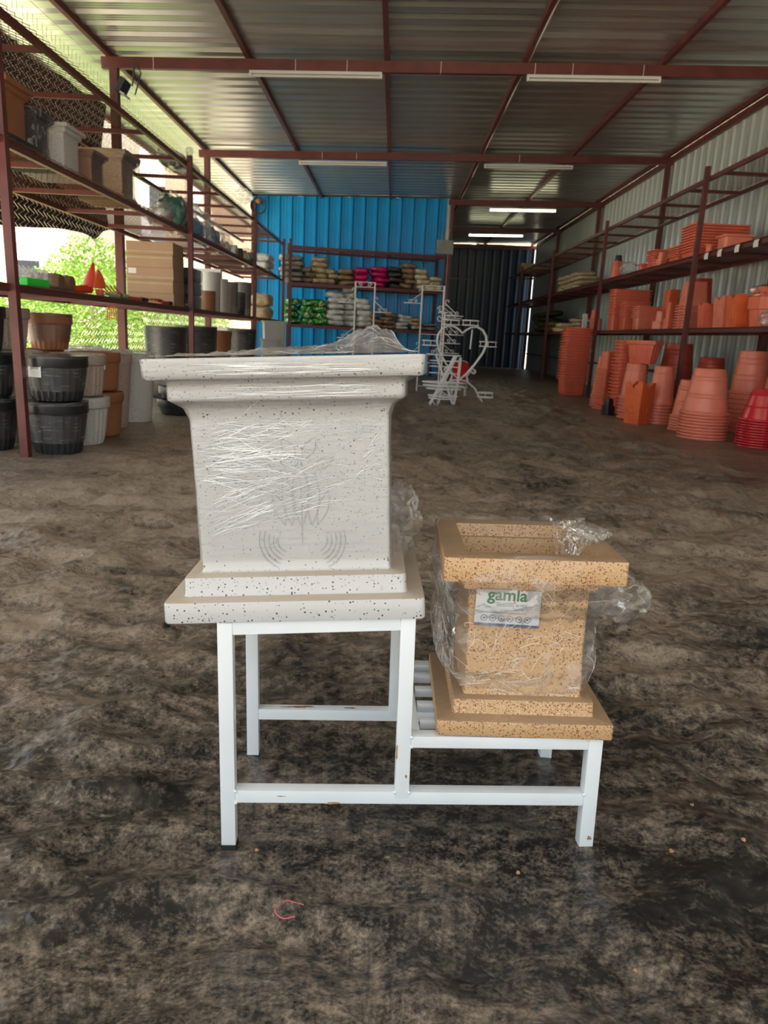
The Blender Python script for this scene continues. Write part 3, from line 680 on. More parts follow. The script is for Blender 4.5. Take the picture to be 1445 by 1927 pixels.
# faint moulded emblem on the front: a spire between curling fans
em = MB(); fy = -.1548
def rel(pts, r):
    r *= .8
    em.tube([(x, fy - .0002 - .0068 * (z - .2) , z) for x, z in pts], r, 6, rr=[r * (.5 if i in (0, len(pts) - 1) else 1) for i in range(len(pts))])
cx, cz = .012, .19
def leafrel(x0, z0, L, w_, tilt, r=.0013):
    for sg in (-1, 1):
        rel([(x0 + math.cos(tilt) * sg * w_ * math.sin(PI * q / 8) + math.sin(tilt) * L * q / 8, z0 + math.cos(tilt) * L * q / 8 - math.sin(tilt) * sg * w_ * math.sin(PI * q / 8)) for q in range(9)], r)
leafrel(cx, cz - .050, .115, .013, 0, .0016); rel([(cx, cz - .075), (cx + .001, cz - .02), (cx, cz + .05)], .0013)
for sg in (-1, 1):
    leafrel(cx + sg * .016, cz - .045, .085, .010, sg * .10); leafrel(cx + sg * .026, cz - .045, .060, .008, sg * .32)
    leafrel(cx + sg * .006, cz + .062, .040, .009, sg * .55); leafrel(cx + sg * .020, cz + .045, .040, .008, sg * 1.05)
    for k in range(5):
        r = .020 + .0075 * k
        rel([(cx + sg * (.020 + r * math.cos(a)), cz - .070 + r * math.sin(a)) for a in [(-1.15 + 1.5 * q / 8) for q in range(9)]], .0011)
em.build('embossed_emblem', M['white_stone'], pl, smooth=60)
# cling film drawn round the body
def film_shell(prof, seg, amp, sc, seed, nrow, cap=False):
    """rounded-square shell along a profile with small creases pushed out"""
    P = []
    for i in range(len(prof) - 1):
        (h0, z0), (h1, z1) = prof[i], prof[i + 1]; m = max(1, int(nrow * abs(z1 - z0) / abs(prof[-1][1] - prof[0][1]) + .5))
        for k in range(m): P.append((h0 + (h1 - h0) * k / m, z0 + (z1 - z0) * k / m))
    P.append(prof[-1]); R = []
    for h, z in P:
        ring = []
        per = seg
        for q in range(4):
            for k in range(per):
                t = -1 + 2 * k / per
                x, y = ((h, h * t), (-h * t, h), (-h, -h * t), (h * t, -h))[q]
                f = 1 - .02 * max(0, abs(t) - .9) * 10
                p = Vector((x * f, y * f, z))
                d = Vector((x, y, 0)).normalized(); nz = noise.noise(Vector((x * sc * .5, y * sc * .5, z * sc)) + Vector((seed,) * 3))
                ring.append(p + d * (amp * (nz + .6)))
        R.append(ring)
    return MB().rings(R, False, cap)
film_shell([(.1572, .088), (.1568, .20), (.1583, .318), (.165, .336), (.184, .350), (.1845, .372), (.2125, .384), (.2135, .4115)], 44, .0018, 22, 3.0, 46).build('cling_film', M['film_wrap'], pl, smooth=80)
# raised film creases drawn in white to stand for their highlights
cr = MB(); rnd = random.Random(12)
M['crease_glint'] = simple('white crease highlight', (0.86, 0.86, 0.86), 0.15, var=0.02, spec=0.8)
def crease_glint(x0, z0, L, a, rr_, bow=0.0):
    n = 5; pts = []
    for k in range(n):
        t_ = k / (n - 1); x = x0 + L * t_ * math.cos(a); z = z0 + L * t_ * math.sin(a) + bow * math.sin(PI * t_) + rnd.uniform(-.0006, .0006)
        if abs(x) > .150 or not .085 < z < .405: continue
        yy = -.1573 - .0068 * (z - .2) if z < .325 else (-.1852 if .347 < z < .3745 else (-.2137 if z > .384 else None))
        if yy is None: continue
        pts.append((x, yy - .0006, z))
    if len(pts) > 2: cr.tube(pts, rr_, 4, rr=[rr_ * (.35 if k in (0, len(pts) - 1) else 1) for k in range(len(pts))])
for _ in range(150):      # fan from the left edge, half way up
    a = rnd.gauss(0.02, .20); crease_glint(-.150 + abs(rnd.gauss(0, .05)), rnd.gauss(.255, .026), rnd.uniform(.02, .13), a, rnd.uniform(.00022, .00055), rnd.uniform(-.003, .003))
for _ in range(90):       # lower sweep rising to the right
    a = rnd.gauss(.30, .10); x = rnd.uniform(-.148, .02); crease_glint(x, .115 + .30 * (x + .15) + rnd.uniform(0, .07), rnd.uniform(.03, .12), a, rnd.uniform(.00020, .0005), .004)
for _ in range(90):       # short nicks at the upper right
    crease_glint(rnd.uniform(-.02, .14), rnd.uniform(.22, .315), rnd.uniform(.006, .03), rnd.gauss(.25, .35), rnd.uniform(.0002, .0005))
for _ in range(70):
    crease_glint(rnd.uniform(-.15, .13), rnd.uniform(.288, .322), rnd.uniform(.01, .06), rnd.gauss(.1, .25), rnd.uniform(.0002, .0005))
for _ in range(40): crease_glint(rnd.uniform(-.15, .10), rnd.uniform(.35, .373), rnd.uniform(.02, .12), rnd.gauss(0, .03), rnd.uniform(.0002, .00045))
for _ in range(45): crease_glint(rnd.uniform(-.15, .06), rnd.uniform(.386, .404), rnd.uniform(.02, .14), rnd.gauss(0, .02), rnd.uniform(.0002, .00045))
o = cr.build('film_crease_glints', M['crease_glint'], pl); o['kind'] = 'stuff'
def sheet(name, nu, nv, fn, mat, parent):
    vs = [fn(i / nu, j / nv) for j in range(nv + 1) for i in range(nu + 1)]; n = nu + 1
    return MB().add(vs, [(j * n + i, j * n + i + 1, (j + 1) * n + i + 1, (j + 1) * n + i) for j in range(nv) for i in range(nu)]).build(name, mat, parent, smooth=50)
def crease_glints_on(fn, parent, n, seed, umin=0.02, umax=.98, vmin=.02, vmax=.98, lu=.10, lv=.10, r=.0004, off=(0, 0, .0006)):  # white strands stand in for bright streaks on the film
    rd = random.Random(seed); mb = MB()
    for _ in range(n):
        u = rd.uniform(umin, umax); v = rd.uniform(vmin, vmax); du = rd.gauss(0, lu); dv = rd.gauss(0, lv); pts = []
        bu, bv = rd.gauss(0, lu * .2), rd.gauss(0, lv * .2)
        for k in range(6):
            t_ = k / 5; uu = min(.995, max(.005, u + du * t_ + bu * math.sin(PI * t_))); vv = min(.995, max(.005, v + dv * t_ + bv * math.sin(PI * t_)))
            pts.append(Vector(fn(uu, vv)) + Vector(off))
        if (pts[-1] - pts[0]).length < .003: continue
        q = rd.uniform(.5, 1.2) * r
        mb.tube(pts, q, 4, rr=[q * .3, q, q, q, q, q * .3])
    o = mb.build('film_crease_glints', M['crease_glint'], parent); o['kind'] = 'stuff'; return o
def topfilm(u, v):
    x = -.205 + .41 * u; y = -.20 + .40 * v
    n1 = noise.noise(Vector((x * 16, y * 12, 2))); n2 = abs(noise.noise(Vector((x * 34, y * 30, 5)))); n3 = abs(noise.noise(Vector((x * 80, y * 70, 1))))
    edge = min(u, 1 - u, v, 1 - v); e = sstep(0, .10, edge)
    peak = math.exp(-((x - .135) / .062) ** 2 - ((y - .05) / .14) ** 2) * .036 + math.exp(-((x - .035) / .05) ** 2 - ((y + .02) / .12) ** 2) * .010 + math.exp(-((x + .06) / .05) ** 2 - ((y - .12) / .07) ** 2) * .010
    z = .4145 + e * (peak * (1 + .5 * n1) + .010 * n2 + .004 * n3) + (1 - e) * .001
    return (x + .004 * n1, y + .004 * n2, z)
sheet('crumpled_film', 90, 70, topfilm, M['film'], pl)
crease_glints_on(topfilm, pl, 80, 3, lu=.08, lv=.04, r=.00025)
crease_glints_on(topfilm, pl, 80, 4, .62, .98, .1, .95, .03, .10, .00028)

# ------------------------------------------------------------------ tan planter with bag and label
pb = empty('tan_planter'); pb.matrix_world = PB
tag(pb, 'small tan speckled square planter in a loose clear bag on the lower step', 'planter')
rawB = [(.13, 0), (.1466, 0), (.1462, .0271), (.1190, .0276), (.1180, .0533), (.1000, .0540), (.0985, .15), (.1005, .2430), (.1110, .2440), (.1112, .2655), (.1460, .2665), (.1464, .3070), (.1070, .3070), (.1050, .2830), (.0980, .2825), (.0940, .15), (.090, .06)]
MB().rsq([(h, h, .005, z) for h, z in bevel_prof(rawB, .0028)], 4).build('body', M['tan_stone'], pb, smooth=38)
# label, hung slightly tilted on the front
LB = Matrix.Translation((-.0345, -.1040, .2110)) @ Matrix.Rotation(.035, 4, 'Y')
lab = empty('label_card', parent=pb); lab.matrix_local = LB; lab['label'] = 'silver label card printed with green and red lettering'
MB().box((0, 0, 0), (.108, .0012, .064), bev=.0004).build('card', M['silver'], lab)
MB().box((0, -.0007, -.0297), (.108, .0006, .0045)).build('card_band', M['print_blue'], lab)
def text(s, size, x, z, mat, parent, y=-.0009, align='LEFT', bold=0.0, name='print'):
    c = bpy.data.curves.new('t', 'FONT'); c.body = s; c.size = size; c.align_x = align; c.offset = bold; c.extrude = .0001
    o = bpy.data.objects.new('t', c); COL.objects.link(o); bpy.context.view_layer.update()
    me = bpy.data.meshes.new_from_object(o.evaluated_get(bpy.context.evaluated_depsgraph_get()))
    bpy.data.objects.remove(o); bpy.data.curves.remove(c)
    me.transform(Matrix.Rotation(PI / 2, 4, 'X')); me.materials.clear(); me.materials.append(mat)
    return link(name, me, parent, (x, y, z))
text('gamla', .0290, -.035, .0135, M['print_green'], lab, bold=.0006, name='lettering')
text('by UCC', .0058, .0130, .0040, M['print_blue'], lab, name='lettering')
text('Nature', .0055, .010, -.0030, M['print_blue'], lab, name='lettering')
for (x, z) in ((-.0190, .0320), (.0105, .0105), (.0205, .0315)):
    MB().lathe([(.0018, 0), (.0018, .0004)], 12, M=Matrix.Translation((x, -.0008, z)) @ Matrix.Rotation(PI / 2, 4, 'X')).build('red_dot', M['print_red'], lab)
for k in range(3): MB().box((-.006 + .001 * k, -.0009, .0085 - .0024 * k), (.030, .0005, .0007)).build('rule', M['print_green'], lab)
MB().box((-.005, -.0009, -.0085), (.075, .0004, .0008)).build('rule', M['print_blue'], lab)
for k in range(6):
    x = -.038 + .0145 * k
    MB().tube([(x + .0050 * math.cos(q * PI / 8), -.0009, -.0185 + .0050 * math.sin(q * PI / 8)) for q in range(16)], .0005, 4, closed=True).build('icon', M['print_blue'], lab)
    MB().box((x, -.0009, -.0185), (.0034, .0004, .0022), Matrix.Rotation(0, 4, 'Y')).build('icon', M['print_blue'], lab)
# loose clear bag: draped round the lip and body, fuller on the left, knot bunched on the right
def bagfn(u, v):
    a = 2 * PI * u; c, s_ = math.cos(a), math.sin(a)
    k = 1 / max(abs(c), abs(s_)); k = k ** .72
    prof = [(.149, .300), (.150, .262), (.138, .235), (.134, .20), (.139, .15), (.139, .105), (.126, .07), (.108, .058)]
    t = v * (len(prof) - 1); i = min(int(t), len(prof) - 2); f = t - i
    r = prof[i][0] * (1 - f) + prof[i + 1][0] * f; z = prof[i][1] * (1 - f) + prof[i + 1][1] * f
    left = max(0, -c); front = max(0, -s_)
    r *= 1 + .10 * left * math.sin(v * PI) - .17 * front * sstep(.30, .5, v) * (1 - left * .5)
    d = Vector((c, s_, 0)); p = d * (r * k) + Vector((0, 0, z))
    n1 = noise.noise(Vector((p.x * 22, p.y * 22, p.z * 16))); n2 = 1 - 2 * abs(noise.noise(Vector((p.x * 30 + p.z * 12, p.y * 30, p.z * 30 - p.x * 12)) + Vector((9, 1, 2))))
    amp = .0035 + .006 * sstep(.2, .5, v)
    lo = -.003 if v < .3 else -.006
    p += d * max(lo * .3, amp * n1 * .6 + .0045 * max(0, n2 - .3))
    p.z += .012 * math.sin(a * 2 + 1) * sstep(.6, 1, v) + .016 * math.sin(a * 3) * (1 - sstep(.0, .12, v))
    return tuple(p)
sheet('clear_bag', 150, 60, bagfn, M['film'], pb)
crease_glints_on(bagfn, pb, 110, 6, lu=.03, lv=.09, r=.00018, off=(0, -.0008, 0))
crease_glints_on(bagfn, pb, 90, 7, .55, .95, .45, .95, .02, .05, .00024, (0, -.0008, 0))
def tail(cx, cy, cz, sx, sy, sz, seed, fx=1.0):
    def fn(u, v):
        a = 2 * PI * u; b = PI * (.04 + .92 * v)
        d = Vector((math.cos(a) * math.sin(b), math.sin(a) * math.sin(b), math.cos(b)))
        n1 = noise.noise(d * 2.2 + Vector((seed,) * 3)); n2 = 1 - 2 * abs(noise.noise(d * 5 + Vector((seed * 2,) * 3)))
        q = 1 + .38 * n1 + .12 * n2
        return (cx + d.x * sx * q, cy + d.y * sy * q, cz + d.z * sz * q)
    return fn
sheet('bag_tail', 40, 26, tail(.155, -.070, .225, .045, .050, .036, 3.3), M['film'], pb)
sheet('bag_tail', 40, 26, tail(.118, .020, .317, .030, .055, .013, 6.1), M['film'], pb)
# bag mouth falling into the planter and over its back right corner
def mouth(u, v):
    x = .062 + .060 * u + .03 * v; y = .085 - .17 * v * (1 - .35 * u)
    z = .318 + .012 * noise.noise(Vector((u * 7, v * 9, 3))) + .010 * abs(noise.noise(Vector((u * 16, v * 14, 7)))) - .050 * sstep(.55, 0, u) * sstep(.10, .3, v) * (1 - sstep(.7, .95, v))
    return (x, y, z)
sheet('bag_mouth', 34, 44, mouth, M['film'], pb)
def backfilm(u, v):
    x = -.150 + .30 * u; y = .150 + .004 * math.sin(u * 20)
    return (x, y - .03 * v * 0, .30 + .014 * v + .006 * noise.noise(Vector((u * 14, v * 3, 1))))
sheet('bag_rim', 50, 4, backfilm, M['film'], pb)
# film scrap caught behind the white planter
o = sheet('film_scrap', 36, 24, tail(0, 0, .05, .035, .045, .060, 8.2), M['film'], None)
o.parent = pl; o.location = (.176, -.015, .068)

# ------------------------------------------------------------------ pot kinds (shared meshes)
_cache = {}
def cached(key, fn):
    if key not in _cache: _cache[key] = fn()
    return _cache[key]
def flip(prof, h): return [(r, h - z) for r, z in prof]
def round_pot(h, rt, rb, mat, inv=False, bands=2, n=32, fl=None, th=.003, rim=.022):
    """rt = mouth radius, rb = foot radius; open shell with a rim band"""
    def mk():
        rimr = rt * 1.0; body = rt * .91
        def rad(z): return rb + (body - rb) * z / h
        pr = [(rb * .96, 0), (rb, .006)]
        zs = [.012]
        for k in range(bands):
            zb = h * (.18 + .38 * k); pr += [(rad(zb - .008), zb - .008), (rad(zb) + .005, zb - .003), (rad(zb) + .005, zb + .003), (rad(zb + .008), zb + .008)]
        if fl: pr += [(rad(h * q), h * q) for q in (.05, .08, .75, .80)]
        pr.sort(key=lambda q: q[1])
        pr += [(rad(h - rim - .006), h - rim - .006), (rimr, h - rim), (rimr * 1.01, h - rim * .5), (rimr, h - .003), (rimr - .003, h), (rimr - th, h), (rimr - th - .002, h - .004), (rad(h - rim) - th, h - rim - .004), (rad(.02) - th, .02)]
        if inv: pr = flip(pr, h)
        flu = None
        if fl: flu = (fl, .07, *((h * .2, h * .92) if inv else (h * .08, h * .80)))
        mb = MB().lathe(pr, n * (2 if fl else 1), flu)
        if inv: mb.f = [tuple(reversed(f)) for f in mb.f]
        return mb.mesh('pot', M[mat], 40)
    return cached(('round', h, rt, rb, mat, inv, bands, fl, rim), mk)
def square_pot(h, ht, hb, mat, inv=False, rc=.02, hyf=1.0, emb=False, rim=.020, wavy=0.0, dpx=0):
    """tapered square or oblong pot; hyf = y size relative to x"""
    def mk():
        def hf(z): return hb + (ht - .024 - hb) * z / h
        pr = [(hb * .97, 0), (hb, .004), (hf(h - rim - .004), h - rim - .004), (ht, h - rim), (ht * 1.006, h - rim * .5), (ht, h - .002), (ht - .006, h), (hf(h - rim) - .006, h - rim), (hf(.02) - .006, .02)]
        if hyf != 1.0 and dpx == 0: f = lambda q: (q, q * hyf)
        else: f = lambda q: (q + dpx, q * hyf)
        if inv: pr = flip(pr, h)
        mb = MB().rsq([(*f(q), rc, z) for q, z in pr], 4)
        if wavy:
            for i, (x, y, z) in enumerate(mb.v):
                if z > h * .9:
                    a = max(abs(x), abs(y)); t = (y if abs(x) > abs(y) else x) / max(a, 1e-6)
                    mb.v[i] = (x, y, z)
        if emb:
            for sx, sy in ((-1, 0), (0, -1)):
                zc = h * .45
                if inv: zc = h * .62
                q = hf(h - zc if inv else zc); s = q * .35
                for k in range(2):
                    s2 = s * (1 - .45 * k)
                    sq = [(-s2, -s2), (s2, -s2), (s2, s2), (-s2, s2)]
                    pts = [((sx * q if sx else a), (sy * q if sy else a), zc + b_) for a, b_ in sq]
                    mb.tube(pts, .004, 4, closed=True)
        if inv: mb.f = [tuple(reversed(q)) for q in mb.f]
        return mb.mesh('pot', M[mat], 40)
    return cached(('sq', h, ht, hb, mat, inv, rc, hyf, emb, wavy, dpx), mk)
def wavy_pot(h, ht, hb, mat):
    """square planter whose rim dips in a scallop in the middle of each side"""
    def mk():
        per = 18; R = []
        def ring(hh, z, dip):
            out = []
            for q in range(4):
                for k in range(per):
                    t = -1 + 2 * k / per; x, y = ((hh, hh * t), (-hh * t, hh), (-hh, -hh * t), (hh * t, -hh))[q]
                    u = abs(t); d = (.5 + .5 * math.cos(PI * min(1, u / .62))) * (1 + .35 * math.cos(u * 16) * (u < .6)) if u < .62 else 0
                    out.append((x, y, z - dip * d))
            return out
        for hh, z, dip in ((hb, .0, 0), (hb, h * .02, 0), (hb + (ht - hb) * .5, h * .5, 0), (ht * .99, h * .80, .15), (ht, h, 1), (ht - .007, h, 1), (ht * .98 - .007, h * .8, .15), (hb - .007, .02, 0)):
            R.append(ring(hh, z, dip * h * .12))
        mb = MB().rings(R)
        for sx, sy in ((-1, 0), (0, -1)):
            for zc, w2 in ((h * .70, ht * .8), (h * .10, hb * .8)):
                q = hb + (ht - hb) * zc / h
                mb.tube([(sx * q if sx else a, sy * q if sy else a, zc) for a in (-w2, w2)], .004, 4)
            zc = h * .36; q = hb + (ht - hb) * zc / h
            mb.tube([(sx * q if sx else .3 * q * math.cos(a), sy * q if sy else .3 * q * math.cos(a), zc + .45 * q * math.sin(a)) for a in [k * PI / 5 for k in range(10)]], .004, 4, closed=True)
        for sx in (-1, 1):
            for sy in (-1, 1): mb.box((sx * hb * .8, sy * hb * .8, .004), (.03, .03, .008))
        return mb.mesh('pot', M[mat], 35)
    return cached(('wavy', h, ht, hb, mat), mk)
def hex_pot(h, rt, rb, mat, n=6):
    def mk():
        def rd(z): return rb + (rt * .93 - rb) * z / h
        pr = [(rb, 0), (rd(h * .33), h * .33), (rd(h * .33) + .003, h * .335), (rd(h * .62), h * .62), (rd(h * .62) + .003, h * .625), (rd(h - .05), h - .05), (rt, h - .045), (rt * 1.02, h - .004), (rt * 1.01, h), (rt - .01, h), (rd(h - .05) - .008, h - .05), (rd(.02) - .008, .02)]
        mb = MB().lathe(pr, n, ph=PI / n)
        for k in range(n):
            a = 2 * PI * k / n
            for dd in (-.18, .18): mb.tube([((rd(z) * math.cos(PI / n) + .002) * math.cos(a) - math.sin(a) * dd * rd(z), (rd(z) * math.cos(PI / n) + .002) * math.sin(a) + math.cos(a) * dd * rd(z), z) for z in (h * .04, h * .78)], .003, 4)
            mb.box(((rb - .02) * math.cos(a), (rb - .02) * math.sin(a), .004), (.03, .03, .008))
        return mb.mesh('pot', M[mat], 20)
    return cached(('hex', h, rt, rb, mat, n), mk)
def single(name, me, label, cat, loc, rz=0.0, group=None, rot=None):
    o = link(name, me, None, loc, rot or (0, 0, rz)); return tag(o, label, cat, group)
def stack(name, me, desc, where, cat, x, y, z0, n, dz, rz=0.0, jit=.004, group=None, seed=1):
    """n nested pots; desc + where give each its own label"""
    rnd = random.Random(seed + int(x * 100) + int(y * 10))
    for k in range(n):
        lab = ('topmost %s %s' % (desc, where)) if k == n - 1 else ('lowest %s %s' % (desc, where)) if k == 0 else '%s %s from the top %s' % (ORD[n - k], desc, where)
        o = link(name, me, None, (x + rnd.uniform(-jit, jit), y + rnd.uniform(-jit, jit), z0 + k * dz), (0, 0, rz + rnd.uniform(-.02, .02)))
        tag(o, lab, cat, group or ('%s %s' % (desc, where)))
PI2 = PI / 2
Z0 = 0.004
# --- right side, on the floor
def slot_bucket(h, ht, hb, mat):
    def mk():
        me = None
        def hf(z): return hb + (ht * .87 - hb) * z / h
        pr = [(hb * .9, 0), (hb * .97, .006), (hb, .02), (hf(h - .024), h - .024), (ht, h - .020), (ht * 1.012, h - .010), (ht, h - .001), (ht - .006, h), (hf(h - .03) - .006, h - .03), (hf(.02) - .006, .025)]
        mb = MB().rsq([(q, q * .8, .05, z) for q, z in pr], 5)
        for s in range(6):
            t = -.6 + .24 * s
            for sx, sy in ((0, -1), (-1, 0)):
                pts = []
                for z in (h * .14, h * .72):
                    q = hf(z); pts.append((sx * (q + .001) if sx else t * q, sy * (q * .8 + .001) if sy else t * q * .8, z))
                mb.tube(pts, .006, 5)
        return mb.mesh('pot', M[mat], 40)
    return cached(('slot', h, ht, hb, mat), mk)
stack('trough_planter', slot_bucket(.285, .240, .185, 'terra'), 'terracotta trough', 'of the tall stack before the third post', 'planter', 3.10, 12.98, Z0, 20, .0445, .05)
stack('round_pot', round_pot(.30, .150, .11, 'terra_pink', True, 1), 'pale round pot', 'of the upturned stack past the second post', 'pot', 3.04, 10.9, Z0, 5, .034)
single('fluted_pot', round_pot(.26, .128, .088, 'terra_pink', True, 0, fl=18), 'pale upturned fluted pot topping the stack just behind the second post', 'pot', (3.04, 10.9, Z0 + 5 * .034 + .276))
stack('square_pot', square_pot(.26, .125, .085, 'terra', True), 'slim square pot', 'of the upturned stack beside the trough column', 'pot', 2.95, 10.35, Z0, 14, .040, .3)
stack('trough_planter', slot_bucket(.235, .205, .155, 'terra'), 'terracotta trough', 'of the ribbed column under the rack', 'planter', 3.06, 9.80, Z0, 17, .0435, .02)
stack('square_pot', square_pot(.11, .062, .045, 'black_pot', True), 'black square pot', 'of the small floor stack', 'pot', 2.745, 9.45, Z0, 6, .020, .4)
stack('fluted_pot', round_pot(.42, .175, .118, 'terra_pink', True, 1, fl=20), 'fluted round pot', 'of the stack under the hexagonal planter', 'pot', 2.97, 9.22, Z0, 7, .040)
single('hexagonal_planter', hex_pot(.275, .215, .15, 'terra'), 'hexagonal terracotta planter perched on an upturned pot near the post', 'planter', (3.03, 9.22, Z0 + 6 * .040 + .423), .25)
stack('fluted_pot', round_pot(.44, .165, .105, 'terra_pink', True, 1, fl=18), 'fluted round pot', 'of the stack left of the nearest post', 'pot', 3.14, 8.76, Z0, 7, .036)
single('scalloped_planter', wavy_pot(.47, .118, .095, 'terra_orange'), 'tall square orange planter with a scalloped rim on the floor', 'planter', (2.83, 8.58, Z0), .62)
stack('round_pot', round_pot(.48, .240, .165, 'terra_deep', True, 2), 'dark red round pot', 'of the floor stack behind the nearest post', 'pot', 3.66, 9.80, Z0, 10, .050)
stack('round_pot', round_pot(.42, .200, .135, 'terra_deep', True, 1), 'dark round pot', 'of the wall-side stack right of the post', 'pot', 3.80, 9.05, Z0, 9, .045)
stack('round_pot', round_pot(.40, .195, .130, 'terra_pink', True, 2), 'pale round pot', 'of the stack half hidden behind the biggest', 'pot', 3.23, 8.10, Z0, 6, .028)
stack('round_pot', round_pot(.444, .238, .148, 'terra_pink', True, 3, rim=.018), 'large round pot', 'of the biggest upturned stack', 'pot', 3.13, 7.46, Z0, 9, .0300)
stack('round_pot', round_pot(.46, .215, .158, 'terra_pink', True, 2), 'tall round pot', 'of the stack behind the glossy red pots', 'pot', 3.90, 8.22, Z0, 9, .052)
stack('round_pot', round_pot(.46, .205, .140, 'terra_pink', True, 2), 'round pot', 'of the wall-side stack at the right edge', 'pot', 4.0, 7.68, Z0, 11, .047)
stack('round_pot', round_pot(.29, .206, .112, 'red', True, 2, rim=.014), 'glossy red pot', 'of the stack at the right edge', 'pot', 3.47, 6.98, Z0, 11, .0243)
stack('round_pot', round_pot(.30, .205, .135, 'terra_orange', True, 2, rim=.015), 'orange round pot', 'of the stack at the lower right', 'pot', 3.68, 6.52, Z0, 5, .026)
# --- right rack, lower shelf
ZL = 1.103
stack('round_pot', round_pot(.16, .085, .065, 'terra', True, 1), 'small terracotta pot', 'of the stack beside the white carton', 'pot', 3.52, 13.55, ZL, 7, .034)
single('round_pot', round_pot(.20, .055, .045, 'terra_pink', True, 1), 'slim pale pot on the lower shelf just past the second post', 'pot', (3.46, 13.05, ZL))
single('white_carton', MB().box((0, 0, .15), (.08, .05, .30), bev=.004).mesh('white_carton', M['paper']), 'narrow white carton on the lower right shelf beside small pots', 'carton', (3.43, 13.9, ZL))
def trough(L, Wd, h, mat):
    return square_pot(h, Wd / 2, Wd * .40, mat, False, .022, 1.0, False, .018, 0.0, (L - Wd) / 2)
stack('trough_planter', trough(.60, .30, .275, 'terra'), 'long terracotta trough', 'of the tall stack on the lower shelf', 'planter', 3.735, 12.37, ZL, 9, .0455)
stack('trough_planter', trough(.40, .28, .215, 'terra'), 'short trough', 'of the stack beside the long troughs', 'planter', 3.63, 11.73, ZL, 7, .036)
stack('trough_planter', trough(.46, .26, .185, 'terra_pink'), 'pale trough', 'of the low stack on the lower shelf', 'planter', 3.66, 11.08, ZL, 6, .030)
stack('square_pot', square_pot(.27, .110, .078, 'terra_orange', True), 'orange square pot', 'of the stack behind small pink pots', 'pot', 3.78, 10.62, ZL, 7, .046, .1)
stack('square_pot', square_pot(.15, .085, .058, 'terra_pink', True), 'small pink square pot', 'of the stack at the shelf edge', 'pot', 3.50, 10.10, ZL, 6, .016, .3)
stack('square_pot', square_pot(.22, .060, .042, 'terra', True), 'narrow square pot', 'of the stack left of embossed pots', 'pot', 3.49, 9.80, ZL, 7, .018, .2)
stack('embossed_pot', square_pot(.29, .155, .105, 'terra_pink', True, emb=True), 'square embossed pot', 'of the stack by the nearest post', 'pot', 3.60, 9.38, ZL, 9, .033)
stack('square_pot', square_pot(.34, .135, .090, 'terra_deep', True), 'dark red square pot', 'of the shelf stack behind the nearest post', 'pot', 3.88, 9.88, ZL, 8, .043)
single('scalloped_planter', wavy_pot(.27, .090, .075, 'terra'), 'small square scalloped planter on the lower shelf right of the post', 'planter', (3.51, 8.66, ZL))
single('scalloped_planter', wavy_pot(.33, .140, .120, 'terra_pink'), 'wide square scalloped planter with embossed front on the lower shelf', 'planter', (3.60, 8.30, ZL))
single('scalloped_planter', wavy_pot(.33, .130, .115, 'terra_orange'), 'orange square scalloped planter beside the hexagonal stack', 'planter', (3.57, 7.92, ZL))
stack('hexagonal_planter', hex_pot(.215, .19, .15, 'terra'), 'hexagonal planter', 'of the stack on the lower right shelf', 'planter', 3.63, 7.52, ZL, 3, .036, .1)
t = empty('wrapped_tray', (3.64, 7.60, ZL + .292)); tag(t, 'terracotta tray wrapped in clear film on top of the hexagonal planters', 'tray')
MB().rsq([(.11, .12, .02, 0), (.13, .14, .02, .085), (.125, .135, .02, .09), (.11, .12, .02, .02)], 3).build('tray', M['terra'], t, smooth=40)
sheet('film', 30, 20, tail(0, 0, .05, .15, .16, .065, 2.2), M['film'], t)
# --- right rack, middle shelf
ZM = 1.913
single('round_pot', round_pot(.26, .110, .078, 'terra', True, 1), 'upturned terracotta pot alone on the middle shelf near the second post', 'pot', (3.50, 12.44, ZM))
single('round_pot', round_pot(.09, .062, .05, 'black_pot', True, 0), 'small black pot upturned on a terracotta pot on the middle shelf', 'pot', (3.50, 12.44, ZM + .2625))
single('square_pot', square_pot(.10, .07, .055, 'terra'), 'small square terracotta pot at the left of the middle shelf troughs', 'pot', (3.48, 11.10, ZM))
stack('trough_planter', trough(.50, .30, .13, 'terra'), 'shallow trough', 'of the small stack on the middle shelf', 'planter', 3.69, 10.75, ZM, 5, .030)
stack('square_pot', square_pot(.11, .065, .045, 'terra_pink', True), 'tiny square pot', 'of the trio on the middle shelf', 'pot', 3.47, 10.30, ZM, 3, .03, .3)
stack('trough_planter', trough(.50, .34, .09, 'terra'), 'flat tray', 'of the stack beside the wide trays', 'tray', 3.70, 9.92, ZM, 5, .028)
stack('trough_planter', trough(.66, .44, .10, 'terra'), 'wide tray', 'of the biggest stack on the middle shelf', 'tray', 3.76, 9.42, ZM, 10, .032)
single('round_pot', round_pot(.10, .048, .036, 'terra', False, 1), 'tiny terracotta pot on the middle shelf right of the post', 'pot', (3.47, 8.78, ZM))
single('trough_planter', trough(.34, .26, .16, 'terra_pink'), 'pale terracotta trough on the middle shelf above the paper tags', 'planter', (3.62, 8.50, ZM))
# plastic bags
def plastic_bag(label, loc, sc, mat='film_bag', seed=1.0):
    o = sheet('plastic_bag', 30, 20, tail(0, 0, sc[2] * .85, *sc, seed), M[mat], None); o.location = loc
    return tag(o, label, 'bag')
plastic_bag('crumpled clear plastic bag hanging over the middle right shelf edge', (3.47, 11.75, ZM), (.10, .22, .10), seed=4.4)
plastic_bag('crumpled clear plastic bag on the lower right shelf at the edge', (3.48, 7.10, ZL), (.10, .14, .085), seed=5.7)

